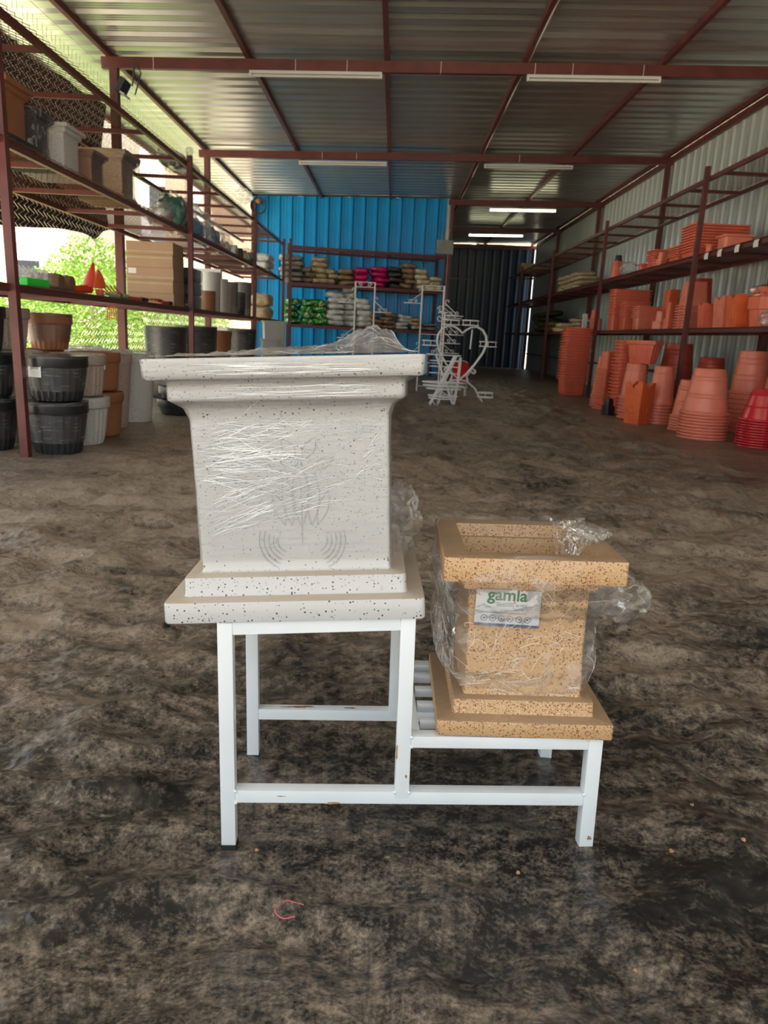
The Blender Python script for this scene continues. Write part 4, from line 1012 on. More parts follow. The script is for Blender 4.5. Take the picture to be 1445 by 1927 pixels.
# --- folded sacks and cloths at the far end of the right rack
def sack_mesh(seed, mat, sx=.22, sy=.30, sz=.05, nu=28, nv=14, amp=.30):
    def mk():
        vs = []
        for j in range(nv + 1):
            b = PI * j / nv
            for i in range(nu):
                a = 2 * PI * i / nu
                def se(c, p): return math.copysign(abs(c) ** p, c)
                d = Vector((se(math.cos(a), .55) * math.sin(b) ** .6, se(math.sin(a), .55) * math.sin(b) ** .6, se(math.cos(b), .75)))
                n1 = noise.noise(d * 2.1 + Vector((seed * 3.1,) * 3)); n2 = noise.noise(d * 5 + Vector((seed * 1.7,) * 3))
                q = 1 + amp * .8 * n1 + amp * .6 * n2
                vs.append((d.x * sx * (.6 + .4 * q), d.y * sy * (.7 + .3 * q), max(0.0, sz + d.z * sz * q)))
        fs = [(j * nu + i, j * nu + (i + 1) % nu, (j + 1) * nu + (i + 1) % nu, (j + 1) * nu + i) for j in range(nv) for i in range(nu)]
        return MB().add(vs, [tuple(reversed(f)) for f in fs]).mesh('packed_bag', M[mat], 60)
    return cached(('sack', seed, mat, sx, sy, sz), mk)
def pile(name, mat, desc, where, cat, x, y, z0, n, sx, sy, sz, rz=0.0, step=1.86, seed=0, jit=.025):
    rnd = random.Random(seed * 7 + n + int(x * 50)); z = z0
    for k in range(n):
        me = sack_mesh(rnd.randint(1, 5), mat, sx, sy, sz)
        lab = ('topmost %s %s' % (desc, where)) if (k == n - 1 and n > 1) else ('lowest %s %s' % (desc, where)) if (k == 0 and n > 1) else ('%s %s from the top %s' % (ORD[n - k], desc, where) if n > 1 else 'single %s %s' % (desc, where))
        o = link(name, me, None, (x + rnd.uniform(-jit, jit), y + rnd.uniform(-jit, jit), z), (rnd.uniform(-.05, .05), rnd.uniform(-.10, .10), rz + rnd.uniform(-.22, .22) + (PI if rnd.random() < .5 else 0)))
        tag(o, lab, cat, '%s %s' % (desc, where)); z += sz * step
for i, (y, n) in enumerate(((15.3, 4), (15.95, 4), (16.6, 4))):
    pile('folded_sack', 'jute', 'folded jute sack', 'of the %s pile on the middle right shelf' % ('near', 'central', 'far')[i], 'sack', 3.68, y, ZM, n, .22, .30, .045)
pile('folded_sack', 'bag_cream', 'folded cream sack', 'on the lower right shelf behind the third post', 'sack', 3.65, 16.4, ZL, 2, .22, .34, .05)
pile('folded_sack', 'bag_tan', 'folded brown sack', 'on the lower right shelf before the third post', 'sack', 3.68, 15.1, ZL, 3, .22, .32, .045)
pile('folded_cloth', 'green_cloth', 'dark green cloth', 'of the heap deep in the right rack', 'cloth', 3.70, 18.6, ZL, 4, .27, .80, .065)
pile('folded_cloth', 'yellow_cloth', 'mustard cloth', 'laid over the green heap deep in the rack', 'cloth', 3.70, 17.55, ZL, 2, .24, .34, .055)
single('cardboard_box', MB().box((0, 0, .13), (.55, .5, .26), bev=.006).mesh('cardboard_box', M['cardboard']), 'brown cardboard box on the top shelf at the dark end', 'box', (3.72, 22.0, 2.742))
# --- bags on the rack before the blue wall
def bpt(x, d):  # rack-local to world
    p = Matrix.Rotation(ang, 3, 'Z') @ Vector((x, d, 0)); return (-2.264 + p.x, 15.47 + p.y)
def bags(px, n, mat, desc, where, z, sx=.20, sz=.052, d=.32, seed=0, sy=.26):
    x = (px - 735) * .01137 + 2.264; X, Y = bpt(x / math.cos(ang) - .02, d)
    pile('packed_bag', 'bag_' + mat, desc, where, 'bag', X, Y, z, n, sx * 1.28, sy, sz * 1.08, ang, seed=seed, jit=.035)
zm = 1.805
bags(552, 5, 'grey', 'grey packed bag', "of the leftmost upper-shelf pile", zm, .19)
bags(580, 3, 'brown', 'dark brown packed bag', 'of the low pile beside the grey bags', zm, .10)
bags(602, 5, 'tan', 'tan packed bag', "of the tallest tan pile", zm, .145)
bags(623, 3, 'tan', 'small tan packed bag', "of the lower tan pile", zm, .095)
bags(646, 3, 'gold', 'golden brown packed bag', 'of the pile left of the magenta bags', zm, .14)
bags(674, 3, 'magenta', 'magenta packed bag', 'of the left magenta pile', zm, .125, .062)
bags(708, 4, 'magenta', 'bright magenta packed bag', 'of the right magenta pile', zm, .145)
bags(736, 4, 'dark', 'dark grey packed bag', 'of the pile right of the magenta bags', zm, .125)
bags(760, 5, 'coffee', 'coffee brown packed bag', "of the neat upper-shelf pile", zm, .115)
bags(784, 4, 'cream', 'cream packed bag', 'of the taller cream pile at the right end', zm, .120)
bags(808, 3, 'cream', 'pale cream packed bag', "of the upper shelf's rightmost pile", zm, .11, .045)
zl = .992
for i, px in enumerate((553, 579, 604)): bags(px, 4, 'green', 'green patterned packed bag', 'of the %s green pile' % ('left', 'middle', 'right')[i], zl, .125, .062)
bags(632, 6, 'white', 'white packed bag', 'of the left white pile', zl, .155, .056)
bags(656, 8, 'white', 'white packed bag', 'of the highest white pile', zl, .120, .056, d=.45)
bags(680, 5, 'white', 'white packed bag', 'of the right white pile', zl, .125, .058)
bags(703, 3, 'coffee', 'brown packed bag', 'of the pile just right of the white bags', zl, .105, .045)
bags(728, 4, 'coffee', 'brown packed bag', "of the second lower-shelf brown pile", zl, .12, .040)
bags(754, 4, 'white', 'off-white packed bag', "of the short pale lower-shelf pile", zl, .12, .037)
bags(778, 3, 'tan', 'tan packed bag', 'of the pile near the white tower stand', zl, .10, .042)
bags(806, 3, 'grey', 'flat grey packed bag', "of the lower shelf's rightmost pile", zl, .125, .022)
# loose bags in the corner, on the left rack's end
pile('packed_bag', 'bag_white', 'pale plastic-wrapped bag', "of the corner heap by the blue wall", 'bag', -2.62, 14.9, 1.85, 3, .20, .25, .07)

# ------------------------------------------------------------------ left side: fluted pots on the floor
def drum(h, rt, rb, mat, fl=26, dep=.05, n=104, rimh=.07):
    """wide fluted drum planter with a plain collar"""
    def mk():
        def rd(z): t = z / h; return rb + (rt * .965 - rb) * (t ** .75)
        pr = [(rb * .96, 0), (rb, .005)] + [(rd(h * q), h * q) for q in (.1, .25, .45, .62, h and (1 - rimh / h - .03))]
        pr += [(rt * .985, h - rimh), (rt, h - rimh + .008), (rt, h - .006), (rt - .006, h), (rt * .80, h), (rt * .78, h - .012), (rt * .72, h * .4)]
        return MB().lathe(pr, n, (fl, dep, .004, h - rimh - .006) if fl else None).mesh('pot', M[mat], 35)
    return cached(('drum', h, rt, rb, mat, fl), mk)
def wrapped_pot(name, me, label, cat, loc, h=0, rt=0, rb=0, film=True, lab=None, rz=0.0, group=None):
    t = empty(name, loc, (0, 0, rz)); tag(t, label, cat, group)
    link('pot', me, t)
    if film:
        R = []
        for j in range(15):
            v = j / 14; z = h * (.22 + .785 * v); r = (rb + (rt - rb) * (min(1, z / h) ** .75)) * 1.012
            R.append([(r * math.cos(2 * PI * k / 40) * (1 + .008 * noise.noise(Vector((k * .9, v * 9, loc[1])))), r * math.sin(2 * PI * k / 40) * (1 + .008 * noise.noise(Vector((k * .9, v * 9, 4 + loc[1])))), z) for k in range(40)])
        R.append([(rt * .55 * math.cos(2 * PI * k / 40), rt * .55 * math.sin(2 * PI * k / 40), h + .004 + .004 * math.sin(k * 2.2)) for k in range(40)])
        MB().rings(R, False, True).build('film', M['film_pot'], t, smooth=60)
    if lab:
        a, z, s = lab; r = (rb + (rt - rb) * ((z / h) ** .75)) * 1.025
        lb = empty('label_card', parent=t); lb.location = (r * math.cos(a), r * math.sin(a), z); lb.rotation_euler = (0, 0, a + PI / 2)
        MB().box((0, 0, 0), (.095 * s, .002, .075 * s)).build('card', M['paper'], lb)
        text('gamla', .026 * s, 0, .010 * s, M['print_green'], lb, y=-.0016, align='CENTER', name='lettering')
        for k in range(3): MB().box((0, -.0014, -.004 * s - .010 * s * k), (.06 * s, .0006, .0022 * s)).build('rule', M['grey_pot'], lb)
    return t
H1 = .330; RT, RB = .195, .142
kw = dict(h=H1, rt=RT, rb=RB)
wrapped_pot('fluted_planter', drum(H1, RT, RB, 'black_pot'), 'black fluted planter on the floor right of the nearest left post', 'planter', (-2.165, 4.80, Z0), **kw)
wrapped_pot('fluted_planter', drum(.28, .195, .150, 'black_pot'), 'black fluted planter with a white label, stacked beside the nearest left post', 'planter', (-2.155, 4.80, Z0 + H1 + .012), h=.28, rt=.195, rb=.15, lab=(-1.86, .185, 1.0))
wrapped_pot('fluted_planter', drum(H1, RT, RB, 'black_pot'), 'black fluted planter on the floor at the far left edge', 'planter', (-2.62, 4.80, Z0), lab=(-1.5, .2, .9), **kw)
wrapped_pot('fluted_planter', drum(.28, .195, .150, 'black_pot'), 'black fluted planter stacked at the far left edge', 'planter', (-2.62, 4.80, Z0 + H1 + .012), h=.28, rt=.195, rb=.15)
wrapped_pot('fluted_planter', drum(H1, RT, RB, 'white_stone_far'), 'pale fluted planter on the floor behind the black ones', 'planter', (-2.18, 5.215, Z0), film=False)
wrapped_pot('fluted_planter', drum(.28, .182, .150, 'pink_stone'), 'pinkish fluted planter stacked behind the labelled black one', 'planter', (-2.185, 5.215, Z0 + H1 + .012), film=False)
wrapped_pot('fluted_planter', drum(H1, RT, RB, 'white_stone_far'), 'pale fluted planter on the floor behind the leftmost black ones', 'planter', (-2.64, 5.215, Z0), film=False)
wrapped_pot('fluted_planter', drum(.28, .195, .150, 'white_stone_far'), 'pale fluted planter stacked behind the leftmost black ones', 'planter', (-2.64, 5.215, Z0 + H1 + .012), film=False)
wrapped_pot('smooth_planter', drum(H1, .19, .155, 'brown_clay', 0), 'brown round planter on the floor beside the pale fluted one', 'planter', (-2.235, 5.66, Z0), film=False)
wrapped_pot('smooth_planter', drum(.28, .178, .150, 'brown_clay', 0), 'brown round planter with a paper label, stacked', 'planter', (-2.237, 5.66, Z0 + H1 + .012), h=.28, rt=.178, rb=.150, film=False, lab=(-1.05, .19, .85))
wrapped_pot('smooth_planter', drum(H1, .19, .155, 'brown_clay', 0), 'brown round planter on the floor near the fence', 'planter', (-2.67, 5.66, Z0), film=False)
wrapped_pot('smooth_planter', drum(.28, .18, .150, 'brown_clay', 0), 'brown round planter stacked near the fence', 'planter', (-2.67, 5.66, Z0 + H1 + .012), film=False)
Z3 = Z0 + H1 + .012 + .284
wrapped_pot('fluted_planter', drum(.28, .17, .130, 'pink_stone'), 'pinkish fluted planter on top of the pale ones, behind the nearest post', 'planter', (-2.70, 5.24, Z3), film=False)
wrapped_pot('fluted_planter', drum(.255, .165, .125, 'brown_clay', 22), 'brown fluted planter topping the pots beside the nearest post', 'planter', (-2.56, 5.62, Z3), h=.255, rt=.165, rb=.125)
wrapped_pot('fluted_planter', drum(.28, .17, .130, 'black_pot'), 'black fluted planter topping the stack at the far left edge', 'planter', (-2.66, 4.83, Z3), film=False)
wrapped_pot('tall_planter', drum(.60, .180, .128, 'pink_stone', 0), 'tall pinkish granite planter standing behind the brown ones', 'planter', (-2.31, 6.12, Z0), film=False)
wrapped_pot('tall_planter', drum(.585, .180, .135, 'white_stone_far', 0), 'tall pale granite planter wrapped on top, left of the white pedestal planter', 'planter', (-2.26, 6.56, Z0), film=False)
wrapped_pot('tall_planter', drum(.60, .175, .128, 'white_stone_far', 0), 'tall pale planter by the fence behind the granite ones', 'planter', (-2.72, 6.15, Z0), film=False)
wrapped_pot('tall_planter', drum(.60, .185, .135, 'white_stone_far', 0), 'second tall pale planter by the fence', 'planter', (-2.72, 6.62, Z0), film=False)
def cover(label, x, y, z, r, seed):
    o = sheet('film_cover', 26, 26, lambda u, v: (x + (u - .5) * 2.1 * r, y + (v - .5) * 2.1 * r, z + .012 + .030 * abs(noise.noise(Vector((u * 4, v * 4, seed)))) - .03 * sstep(.40, .5, max(abs(u - .5), abs(v - .5)))), M['film_bag'], None)
    return tag(o, label, 'film')
cover('crumpled film over the tall pale granite planter', -2.26, 6.56, .592, .17, 2.0)
cover('crumpled film over the tall pinkish granite planter', -2.31, 6.12, .607, .16, 5.0)
cover('crumpled film over the tall pale planter by the fence', -2.72, 6.62, .607, .17, 8.0)
single('low_bowl', drum(.14, .24, .20, 'black_pot', 0), 'black shallow bowl on the floor behind the white pedestal planter', 'bowl', (-2.05, 7.30, Z0))
single('low_bowl', drum(.12, .22, .18, 'black_pot', 0), 'black shallow bowl stacked on another, behind the white planter', 'bowl', (-2.05, 7.30, Z0 + .146))
wrapped_pot('wrapped_pot_column', drum(.82, .24, .20, 'black_pot', 0), 'black round planter in shiny film near the middle left post', 'planter', (-2.70, 8.95, Z0), h=.82, rt=.24, rb=.20)
wrapped_pot('wrapped_pot_column', drum(.84, .27, .22, 'black_pot', 0), 'wide black planter in film, right behind the middle left post', 'planter', (-2.52, 9.62, Z0), h=.84, rt=.27, rb=.22)
wrapped_pot('round_planter', drum(.80, .20, .16, 'brown_clay', 0), 'brown round planter beyond the wide black one', 'planter', (-2.48, 10.65, Z0), film=False)
wrapped_pot('wrapped_pot_column', drum(.835, .22, .17, 'black_pot', 0), 'black tapered planter before the pale square one', 'planter', (-2.33, 11.62, Z0), h=.835, rt=.22, rb=.17)
single('square_planter', square_pot(.99, .20, .15, 'white_stone_far'), 'tall pale square planter beside the blue wall corner', 'planter', (-2.02, 12.75, Z0), .25)
single('square_planter', square_pot(.70, .16, .12, 'white_stone_far'), 'shorter pale square planter in front of the tall square one', 'planter', (-2.0, 12.25, Z0), .2)
single('white_carton', MB().box((0, 0, .42), (.42, .40, .84), bev=.005).mesh('white_carton', M['paper']), 'white carton by the fence between black and square planters', 'carton', (-2.75, 12.2, Z0))

# ------------------------------------------------------------------ left rack, lower shelf
SLz = 1.043
for k in range(5):
    t = empty('cardboard_box', (-2.655, 8.50, SLz + k * .1315), (0, 0, .01 * (-1) ** k)); tag(t, '%s cardboard box from the bottom of the stack on the left rack' % ORD[k + 1], 'box', 'cardboard boxes on the left rack')
    MB().box((0, 0, .065), (.50, .42, .130), bev=.003).build('carton', M['cardboard'], t)
    MB().box((0, -.211, .100 if k % 2 else .03), (.50, .002, .012)).build('flap_edge', M['wood'], t)
    if k == 2: MB().box((-.19, -.2125, .09), (.085, .002, .055)).build('sticker', M['paper'], t)
for k in range(3):
    t = empty('wrapped_box', (-2.56, 9.08, SLz + k * .152)); tag(t, '%s black film-wrapped box from the bottom, beside the cardboard stack' % ORD[k + 1], 'box', 'black wrapped boxes on the left rack')
    MB().box((0, 0, .075), (.40, .44, .148), bev=.008).build('carton', M['black_pot'], t)
    film_shell([(.213, .004), (.222, .075), (.213, .147)], 12, .006, 20, 2.0 + k, 6).build('film', M['film_pot'], t, smooth=60)
single('flat_carton', MB().box((0, 0, .30), (.50, .10, .60), bev=.004).mesh('flat_carton', M['white_wall']), 'large flat pale carton standing at the back of the left lower shelf', 'carton', (-2.74, 10.95, SLz))
for i, (x, y, h, r, m_, lb) in enumerate(((-2.47, 10.10, .26, .095, 'brown_clay', 'short brown cylinder pot in front of the white ones on the left shelf'), (-2.50, 10.42, .52, .115, 'white_stone_far', 'tall white cylinder pot on the left lower shelf'), (-2.45, 10.78, .46, .09, 'white_stone_far', 'slimmer white cylinder pot on the left lower shelf'), (-2.46, 11.12, .36, .09, 'pink_stone', 'pinkish cylinder pot beyond the white ones'), (-2.50, 11.50, .46, .13, 'grey_pot', 'grey wrapped pot on the left lower shelf'), (-2.46, 11.92, .34, .12, 'black_pot', 'black pot in film at the end of the left lower shelf'), (-2.48, 12.40, .52, .14, 'grey_pot', 'tall grey wrapped pot beside the third left post'))):
    wrapped_pot('cylinder_pot', cached(('cyl', h, r, m_), lambda: MB().lathe([(r * .94, 0), (r * .95, .006), (r, h - .02), (r, h - .004), (r - .004, h), (r * .85, h), (r * .82, .03)], 32).mesh('pot', M[m_], 40)), lb, 'pot', (x, y, SLz), h=h, rt=r, rb=r * .95, film=(m_ in ('grey_pot', 'black_pot')))
pile('packed_bag', 'bag_tan', 'orange tan bag', 'on the lower shelf at the corner by the blue wall', 'bag', -2.55, 14.6, SLz, 2, .20, .30, .12)
# --- garden tools
def tool(name, label, loc, rz, parts, rx=0.0, ry=0.0):
    t = empty(name, loc, (rx, ry, rz)); tag(t, label, 'tool')
    for pn, mb, m_ in parts: mb.build(pn, M[m_], t, smooth=45)
    return t
R90 = Matrix.Rotation(PI2, 4, 'X')
def handle(r, L, y0=0.0): return MB().tube([(0, y0, r), (0, y0 + L * .1, r), (0, y0 + L * .5, r), (0, y0 + L * .9, r), (0, y0 + L, r)], r, 10, rr=[r * .7, r, r * .86, r, r * .7])
tool('scrubbing_brush', 'green-handled brush with pale bristles near the nearest left post', (-2.36, 4.86, SLz), -.10, [('handle', MB().box((0, .13, .03), (.055, .26, .05), bev=.012), 'green_handle'), ('bristles', MB().box((-.01, .13, .085), (.07, .24, .06), bev=.01), 'film_bag'), ('neck', MB().tube([(0, .26, .03), (0, .42, .03)], .014, 8), 'wood')])
for i, y in enumerate((5.28, 5.46)):
    tool('coir_roll', 'brown coir roll, the %s of the two next to the red spade' % ('left', 'right')[i], (-2.40, y, SLz), 0, [('roll', MB().tube([(-.12, 0, .055), (-.06, 0, .055), (.06, 0, .055), (.10, 0, .055)], .055, 16, rr=[.05, .055, .055, .05]), 'brush'), ('film', MB().tube([(-.14, 0, .056), (.06, 0, .056)], .058, 14), 'film_bag')])
sp = MB(); R = []
for v in range(9):
    t_ = v / 8; wv = .055 * (1 - t_ ** 2.2) + .004; z = .03 + .20 * t_
    R.append([(wv * math.cos(a), .012 + .014 * math.cos(a * 2) + .003 * math.sin(a), z) for a in [2 * PI * k / 12 for k in range(12)]])
def blade(L, w_, th=.004):
    mb = MB(); n = 10; top = []; 
    for sgn in (1, -1):
        for i in range(n + 1):
            t_ = i / n; ww = w_ * (1 - t_ ** 2.4) + .002
            for k in range(5):
                q = -1 + k / 2; top.append((q * ww, .012 * q * q + sgn * th / 2, L * t_))
    m_ = 5; half = (n + 1) * m_
    fs = [(i * m_ + k, i * m_ + k + 1, (i + 1) * m_ + k + 1, (i + 1) * m_ + k) for i in range(n) for k in range(4)]
    fs2 = [tuple(half + q for q in reversed(f)) for f in fs]
    edge = [(i * m_, (i + 1) * m_, half + (i + 1) * m_, half + i * m_) for i in range(n)] + [((i + 1) * m_ + 4, i * m_ + 4, half + i * m_ + 4, half + (i + 1) * m_ + 4) for i in range(n)]
    return mb.add(top, fs + fs2 + edge)
b1 = blade(.20, .055); b1.v = [tuple(Matrix.Translation((0, .02, .06)) @ Matrix.Rotation(-.35, 4, 'X') @ Vector(p)) for p in b1.v]
tool('digging_hoe', 'red pointed hoe blade standing up among the tools', (-2.40, 5.90, SLz), -.5, [('blade', b1, 'red_tool'), ('socket', MB().tube([(0, -.18, .03), (0, -.05, .035), (0, .06, .045)], .03, 10, rr=[.022, .03, .034]), 'red_tool'), ('handle', MB().tube([(0, -.42, .024), (0, -.17, .026)], .018, 8), 'wood')])
b2 = blade(.15, .05); b2.v = [tuple(Matrix.Translation((0, .02, .06)) @ Matrix.Rotation(.25, 4, 'X') @ Vector(p)) for p in b2.v]
tool('digging_hoe', 'smaller orange hoe blade leaning beside the red one', (-2.38, 6.14, SLz), .3, [('blade', b2, 'orange_tool'), ('socket', MB().tube([(0, -.02, .03), (0, .08, .034), (0, .30, .03)], .026, 10), 'red_tool')])
def fork(label, loc, rz, mat, n=4, sp_=.03, up=True):
    prt = []
    for k in range(n):
        x = (k - (n - 1) / 2) * sp_
        prt.append(('tine', MB().tube([(0, 0, .03), (x, -.06, .04), (x * 1.1, -.14, .06 if up else .03), (x * 1.1, -.20, .10 if up else .02)], .006, 6), mat))
    prt.append(('socket', MB().tube([(0, -.01, .03), (0, .16, .03)], .017, 10), mat)); prt.append(('grip', handle(.019, .28, .16), mat)); prt.append(('end_grip', handle(.021, .13, .44), 'black_pot'))
    return tool('hand_fork', label, loc, rz, prt)
fork('orange hand fork with tines pointing up, on the left shelf edge', (-2.40, 6.62, SLz), -.12, 'orange_tool', 5)
fork('orange cultivator with black end grip lying nearest the boxes', (-2.34, 7.50, SLz + .002), .04, 'orange_tool', 3, .03, False)
tool('garden_shears', 'olive and pale green shears lying before the orange fork', (-2.325, 6.15, SLz), .02, [('grip', handle(.022, .26, .28), 'olive'), ('pad', MB().tube([(0.016, .36, .026), (0.018, .46, .026)], .014, 8), 'pale_green'), ('blade_guard', handle(.018, .20, .06), 'pale_green'), ('blade', MB().box((0, .02, .02), (.02, .12, .012)), 'box_grey')])
tool('hand_rake', 'orange rake whose tines hang below the left shelf', (-2.95, 7.95, SLz - .17), 0, [('tine', MB().tube([(.018 * k, 0, .20), (.020 * k, -.01, .10), (.024 * k, -.02, .0)], .006, 6), 'orange_tool') for k in range(-2, 3)] + [('head', MB().box((0, .0, .205), (.11, .03, .03), bev=.004), 'orange_tool'), ('handle', MB().tube([(0, 0, .215), (0, .3, .23)], .016, 8), 'black_pot')])

# ------------------------------------------------------------------ left rack, middle shelf
SMz = 1.853
def ped(mat): return cached(('ped', mat), lambda: MB().rsq([(h, h, .010 if h > .17 else .006, z) for h, z in bevel_prof(rawA, .0035)], 4).mesh('body', M[mat], 38))
def pedestal(label, x, y, s, sz, mat, film=None, rz=0.0):
    t = empty('pedestal_planter', (x, y, SMz), (0, 0, rz)); t.scale = (s, s, sz); tag(t, label, 'planter')
    link('body', ped(mat), t)
    if film: film_shell([(.20, .01), (.17, .08), (.162, .2), (.168, .33), (.205, .37), (.216, .414), (.10, .43)], 16, .008, 14, x + y, 22, True).build('film', M[film], t, smooth=60)
    return t
M['film_dark'] = film_mat('dusty brown film', haze=0.22, rough=0.2, bstr=0.6, scale=10, tint=(.8, .75, .7))
pedestal('tan pedestal planter in shiny film on the left middle shelf', -2.56, 6.95, 1.0, 1.0, 'tan_stone_far', 'film_pot', 0.02)
pedestal('brown film-wrapped planter left of the shiny tan one', -2.52, 6.27, .72, .66, 'brown_clay', 'film_pot')
pedestal('pale stone planter between two wrapped ones on the left shelf', -2.56, 5.86, .82, .85, 'white_stone_far')
pedestal('dark film-wrapped planter behind the terracotta one on the left shelf', -2.60, 5.50, .70, .86, 'black_pot', 'film_dark')
pedestal('terracotta pedestal planter with a flared top on the left shelf', -2.60, 5.10, .86, 1.02, 'brown_clay', None)
pedestal('black film-wrapped planter at the upper left edge', -2.78, 4.70, 1.0, 1.25, 'black_pot', 'film_dark')
single('flat_tray', MB().box((0, 0, .02), (.16, .55, .035), bev=.004).mesh('flat_tray', M['black_pot']), 'flat black tray at the edge of the left middle shelf', 'tray', (-2.37, 4.80, SMz))
def filled_bag(label, x, y, mats, sx, sy, sz, seed):
    t = empty('plastic_bag', (x, y, SMz)); tag(t, label, 'bag')
    for i, (m_, dx, dy, s) in enumerate(mats):
        link('contents', sack_mesh(i + 1, m_, sx * s, sy * s, sz * s), t, (dx, dy, .004))
    sheet('film', 28, 18, tail(0, 0, sz, sx * 1.08, sy * 1.08, sz * 1.05, seed), M['film'], t)
    return t
filled_bag('small white plastic bag left of the middle post on the left shelf', -2.46, 8.02, [('bag_white', 0, 0, .8)], .13, .17, .09, 1.3)
filled_bag('bulging bag of dark green goods behind the middle left post', -2.47, 8.62, [('bag_teal', 0, 0, .9)], .17, .24, .19, 2.6)
filled_bag('plastic bag of white and blue goods right of the middle left post', -2.48, 9.40, [('bag_white', -.03, .1, .7), ('bag_blue', .02, -.1, .6)], .17, .30, .18, 3.4)
filled_bag('plastic bag of blue packets on the left middle shelf', -2.48, 10.15, [('bag_blue', 0, 0, .8)], .16, .28, .15, 4.9)
filled_bag('plastic bag with reddish packets on the left middle shelf', -2.50, 10.85, [('terra', 0, 0, .6), ('bag_white', .04, .1, .6)], .15, .24, .13, 6.2)
for i, (y, m_, lb) in enumerate(((11.35, 'white_stone_far', 'pale roll lying on the left middle shelf'), (11.75, 'black_pot', 'black roll lying on the left middle shelf'), (12.05, 'bag_gold', 'brown roll lying next to the black one on the left shelf'))):
    single('roll', MB().tube([(-.2, 0, .085), (-.19, 0, .085), (.10, 0, .085), (.11, 0, .085)], .085, 18, rr=[.07, .085, .085, .07]).mesh('roll', M[m_], 40), lb, 'roll', (-2.46, y, SMz), .1 * i)
filled_bag('teal bag on the left middle shelf beside the third post', -2.48, 12.75, [('bag_teal', 0, 0, .85)], .16, .22, .12, 7.2)
t = empty('plastic_bag', (-2.52, 8.95, 2.54)); tag(t, 'dark plastic bag lying on the top left shelf', 'bag')
link('contents', sack_mesh(2, 'bag_dark', .13, .45, .05), t); sheet('film', 28, 18, tail(0, 0, .07, .16, .52, .085, 9.3), M['film'], t)
plastic_bag('white plastic scrap knotted on top of the middle left post', (-2.264, 8.48, 2.60), (.035, .04, .045), seed=2.2)

# ------------------------------------------------------------------ wall fan, meter box, bundle
f = empty('wall_fan', (-3.03, 16.85, 3.40)); tag(f, 'black ring of a wall fan at the top left of the blue wall', 'fan')
MB().tube([(.16 * math.cos(a), -.06, .16 * math.sin(a)) for a in [2 * PI * k / 28 for k in range(28)]], .016, 8, closed=True).build('guard_ring', M['black_metal'], f, smooth=60)
MB().tube([(.155 * math.cos(a), .01, .155 * math.sin(a)) for a in [2 * PI * k / 28 for k in range(28)]], .008, 6, closed=True).build('guard_ring', M['black_metal'], f, smooth=60)
MB().lathe([(.05, -.05), (.055, -.03), (.055, .06), (.03, .08)], 16, M=Matrix.Translation((0, 0, .10)) @ R90).build('motor', M['brown_clay'], f, smooth=40)
MB().box((0, .10, .10), (.05, .12, .05)).build('arm', M['black_metal'], f)
plastic_bag('white plastic bundle tied at the roof corner by the fan', (-3.12, 15.6, 3.28), (.16, .15, .13), seed=3.1)
e = empty('meter_box', (.985, 16.76, 2.60)); tag(e, 'grey electrical box beside the right edge of the blue wall', 'box')
MB().box((0, 0, .14), (.36, .12, .29), bev=.008).build('case', M['box_grey'], e)
MB().box((0, -.064, .14), (.31, .01, .24), bev=.003).build('cover', M['box_grey'], e)
for dx in (-.08, -.02, .06): MB().tube([(dx, .02, .28), (dx + .01, .02, .40), (dx + .03, .03, .52)], .012, 6).build('cable', M['box_grey'], e)

# ------------------------------------------------------------------ white wire plant stands
WR = .0075
def scroll(cx, cz, r, t0, turns, sgn=1, n=18):
    return [(cx + sgn * r * (1 - .72 * q / n) * math.cos(t0 + turns * 2 * PI * q / n), cz + r * (1 - .72 * q / n) * math.sin(t0 + turns * 2 * PI * q / n)) for q in range(n + 1)]
class Wire:
    def __init__(s, name, label, loc, rz=0):
        s.t = empty(name, loc, (0, 0, rz)); tag(s.t, label, 'plant stand')
    def bar(s, pts, name='bar', r=WR, closed=False, n=6): return MB().tube(pts, r, n, closed).build(name, M['white_wire'], s.t, smooth=60)
    def xz(s, pts, y=0.0, name='bar', r=WR, closed=False): return s.bar([(x, y, z) for x, z in pts], name, r, closed)
    def holder(s, x, y, z, R_, gap=.062):
        for dz in (0, gap): s.bar([(x + R_ * math.cos(a), y + R_ * math.sin(a), z + dz) for a in [2 * PI * k / 20 for k in range(20)]], 'ring', WR * .9, True)
        for k in range(3):
            a = 2 * PI * k / 3 + .4; s.bar([(x + R_ * math.cos(a), y + R_ * math.sin(a), z), (x + R_ * math.cos(a), y + R_ * math.sin(a), z + gap)], 'spacer', WR * .7)
        s.bar([(x - R_, y, z), (x + R_, y, z)], 'cross_wire', WR * .7); s.bar([(x, y - R_, z), (x, y + R_, z)], 'cross_wire', WR * .7)
    def bracket(s, x, z, L, sg, y=0.0):
        s.bar([(x, y, z), (x + sg * L, y, z)], 'arm', WR)
        s.xz([(x, z + .17)] + scroll(x + sg * .03, z + .19, .03, PI, -.7, sg), y, 'scroll', WR * .8)
        s.xz([(x, z + .16), (x + sg * L * .6, z + .03)], y, 'stay', WR * .8)
        s.xz(scroll(x + sg * L * .62, z + .035, .03, -PI / 2, 1.1, sg), y, 'scroll', WR * .7)
        s.xz(scroll(x + sg * L * .30, z + .035, .028, -PI / 2, 1.1, sg), y, 'scroll', WR * .7)
        for dy in (-.09, .09): s.bar([(x + sg * .03, y, z), (x + sg * L * .55, y + dy, z), (x + sg * L, y, z)], 'plate_wire', WR * .7)
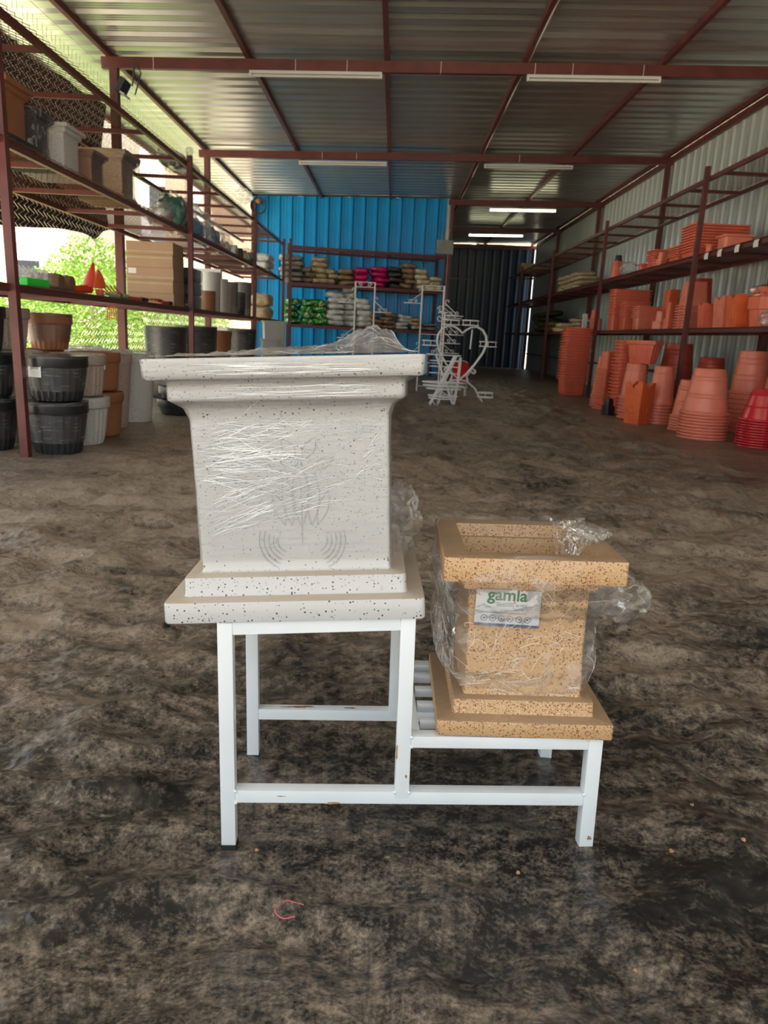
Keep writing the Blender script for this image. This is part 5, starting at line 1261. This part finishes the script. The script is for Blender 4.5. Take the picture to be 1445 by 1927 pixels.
def tower(label, loc, h, wdt, arms, rz=0.0):
    w_ = Wire('tower_plant_stand', label, loc, rz)
    for x in (-wdt / 2, wdt / 2):
        for y in (-.06, .06): w_.bar([(x, y, 0), (x, y, h)], 'upright', .011)
        w_.bar([(x, -.06, h), (x, .06, h)], 'bar', .009)
        for k in range(5): w_.bar([(x, -.06, .15 + k * h * .18), (x, .06, .15 + k * h * .18)], 'rung', .006)
    for z in (h, h - .07, h * .55, h * .28, .09): w_.bar([(-wdt / 2, -.06, z), (wdt / 2, -.06, z)], 'rung', .007)
    for s_ in (-1, 1): w_.xz(scroll(s_ * wdt * .24, h - .035, .030, 0, 1.2, s_), -.06, 'scroll', .006)
    for (x, z, L, sg) in arms: w_.bracket(x, z, L, sg)
    return w_
tower('tall white twin-post plant stand in front of the white bags', (-.47, 11.55, .004), 1.60, .29, [(-.145, 1.30, .25, -1), (.145, 1.18, .26, 1), (-.145, .78, .26, -1), (.145, .72, .25, 1)])
tower('tall white plant stand at the right end of the bag rack', (.57, 12.05, .004), 1.63, .34, [(-.17, 1.36, .28, -1), (.17, 1.16, .30, 1), (.17, .62, .30, 1), (-.17, .55, .22, -1)])
w_ = Wire('scroll_plant_stand', 'white single-post plant stand with scroll arms behind the heart', (.70, 10.85, .004))
w_.bar([(0, 0, 0), (0, 0, 1.20)], 'upright', .012); w_.bar([(-.10, 0, 1.20), (.04, 0, 1.20)], 'bar', .010)
for (z, sg, L) in ((1.16, 1, .26), (.78, 1, .24), (.90, 1, .28), (.62, -1, .22)): w_.bracket(0, z, L, sg)
w_.xz(scroll(-.06, 1.24, .05, 0, 1.2, -1), 0, 'scroll'); w_.xz(scroll(-.07, 1.12, .05, PI, 1.0, -1), 0, 'scroll')
for a in (0, 2.1, 4.2): w_.bar([(0, 0, .12), (.16 * math.cos(a), .16 * math.sin(a), 0)], 'foot', .009)
h_ = Wire('heart_plant_stand', 'white heart-shaped wire plant stand with ring holders', (.92, 10.35, .004))
def heart(s, dx=0.0):
    pts = []
    half = [(0, .30), (.09, .38), (.20, .52), (.30, .68), (.338, .80), (.325, .90), (.27, .98), (.19, 1.018), (.11, 1.005), (.05, .97), (0, .925)]
    for x, z in half: pts.append((x * s, z))
    for x, z in reversed(half[1:-1]): pts.append((-x * s, z))
    return pts
for y in (-.05, .05): h_.xz(heart(1.0), y, 'heart_frame', .012, True)
for (x, z) in heart(1.0)[1:10:2]:
    for s_ in (-1, 1): h_.bar([(s_ * x, -.05, z), (s_ * x, .05, z)], 'rung', .006)
h_.holder(-.16, 0, 1.03, .115); h_.holder(.10, 0, 1.035, .115); h_.holder(.36, 0, .765, .12); h_.holder(-.41, 0, .745, .125); h_.holder(.37, -.05, .085, .11)
for s_ in (-1, 1):
    for y in (-.07, .07):
        h_.bar([(0, y * .3, .30), (s_ * .10, y, .29), (s_ * .22, y, .20), (s_ * .33, y, .03), (s_ * .36, y, 0)], 'foot', .010)
        h_.xz([(s_ * .12, .28), (s_ * .10, .36), (s_ * .14, .42)] + scroll(s_ * .18, .42, .045, PI, -1.1, s_), y, 'scroll', .008)
h_.bar([(.13, 0, .98), (.12, 0, .72)], 'hanger', .010)
x_ = Wire('folding_plant_stand', 'low white folding plant stand with oval trays in front of the heart', (.66, 9.58, .004))
for y in (-.10, .10):
    x_.xz([(-.25, .64), (.19, .64)], y, 'bar', .007); x_.xz([(-.17, 0), (.12, .64)], y, 'leg', .010); x_.xz([(.14, 0), (.02, .30), (-.12, .64)], y, 'leg', .010)
    x_.xz([(.14, 0), (.18, .34), (.19, .62)], y, 'leg', .010); x_.xz([(-.12, .05), (-.09, .0), (-.05, .05), (.0, .3), (.14, .64)], y, 'leg', .008)
for (z, R_) in ((.30, .27), (.26, .26), (.22, .22), (.13, .19), (.10, .18)):
    x_.bar([(R_ * math.cos(a), .16 * math.sin(a), z) for a in [2 * PI * k / 24 for k in range(24)]], 'oval_tray', .008, True)
    for q in (-.5, 0, .5): x_.bar([(q * R_, -.14, z), (q * R_, .14, z)], 'tray_wire', .005)
for z in (.42, .50, .57): x_.xz([(-.20, z), (.16, z)], -.10, 'bar', .006)
b_ = empty('red_bucket', (1.00, 11.25, .27)); tag(b_, 'red square bucket hung in the heart-shaped stand', 'bucket')
MB().rsq([(.085, .085, .012, 0), (.125, .12, .015, .24), (.118, .113, .015, .24), (.08, .08, .012, .02)], 3).build('tub', M['bright_red'], b_, smooth=40)
MB().tube([(.11 * math.cos(a), 0, .24 + .03 * math.sin(a)) for a in [PI * k / 10 for k in range(11)]], .006, 6).build('bail', M['white_wire'], b_)
single('red_tray', MB().rsq([(.09, .09, .01, 0), (.10, .10, .01, .05), (.095, .095, .01, .05), (.085, .085, .01, .01)], 3).mesh('red_tray', M['bright_red'], 40), 'low red tray on the floor stand under the red bucket', 'tray', (1.0, 11.25, .215))
w2 = Wire('low_plant_stand', 'low white wire stool carrying the red tray behind the heart', (1.0, 11.25, .004))
w2.holder(0, 0, .145, .13)
for k in range(4):
    a = PI / 4 + k * PI2; w2.bar([(.13 * math.cos(a), .13 * math.sin(a), .15), (.15 * math.cos(a), .15 * math.sin(a), 0)], 'leg', .008)

# ------------------------------------------------------------------ bits on the floor
pb_me = [cached(('peb', i), lambda: (lambda mb: mb.mesh('pebble', M['pebble'], 60))(MB().rings([[tuple(Vector((math.cos(a) * math.sin(b), math.sin(a) * math.sin(b), math.cos(b))) * (.8 + .5 * noise.noise(Vector((math.cos(a) + i * 3, math.sin(a), b)))) * .005) for a in [2 * PI * k / 8 for k in range(8)]] for b in (.15, .7, 1.3, 1.9, 2.5, 3.0)]))) for i in range(3)]
for i, (x, y, s, lb) in enumerate(((-.190, 1.090, .9, 'tan pebble just right of the stand\'s front left foot'), (.521, 1.11, 1.0, 'orange-tan pebble right of the stand\'s front right foot'), (.642, 1.114, 1.0, 'tan pebble on the sheet at the right edge, farthest from the stand'),
                                   (.606, 1.239, .9, 'tan pebble on the sheet right of the tan planter\'s base'), (.381, .861, .8, 'small tan pebble at the lower right of the sheet'), (.249, 1.055, .9, 'tan pebble before the front rail of the stand'))):
    o = link('pebble', pb_me[i % 3], None, (x, y, floor_z(x, y) + .003 * s), (0, 0, i)); o.scale = (s, s, s * .8)
    tag(o, lb, 'pebble', 'pebbles on the ground sheet')
x, y = -.115, .955
tag(MB().tube([(x + .022 * math.cos(a) * (1 + .10 * math.sin(a * 2)), y + .017 * math.sin(a), floor_z(x, y) + .006 + .002 * math.sin(a * 4)) for a in [.6 + 4.6 * k / 18 for k in range(19)]], .0011, 5).build('thread', M['thread']), 'loop of pink thread on the ground sheet before the stand', 'thread')
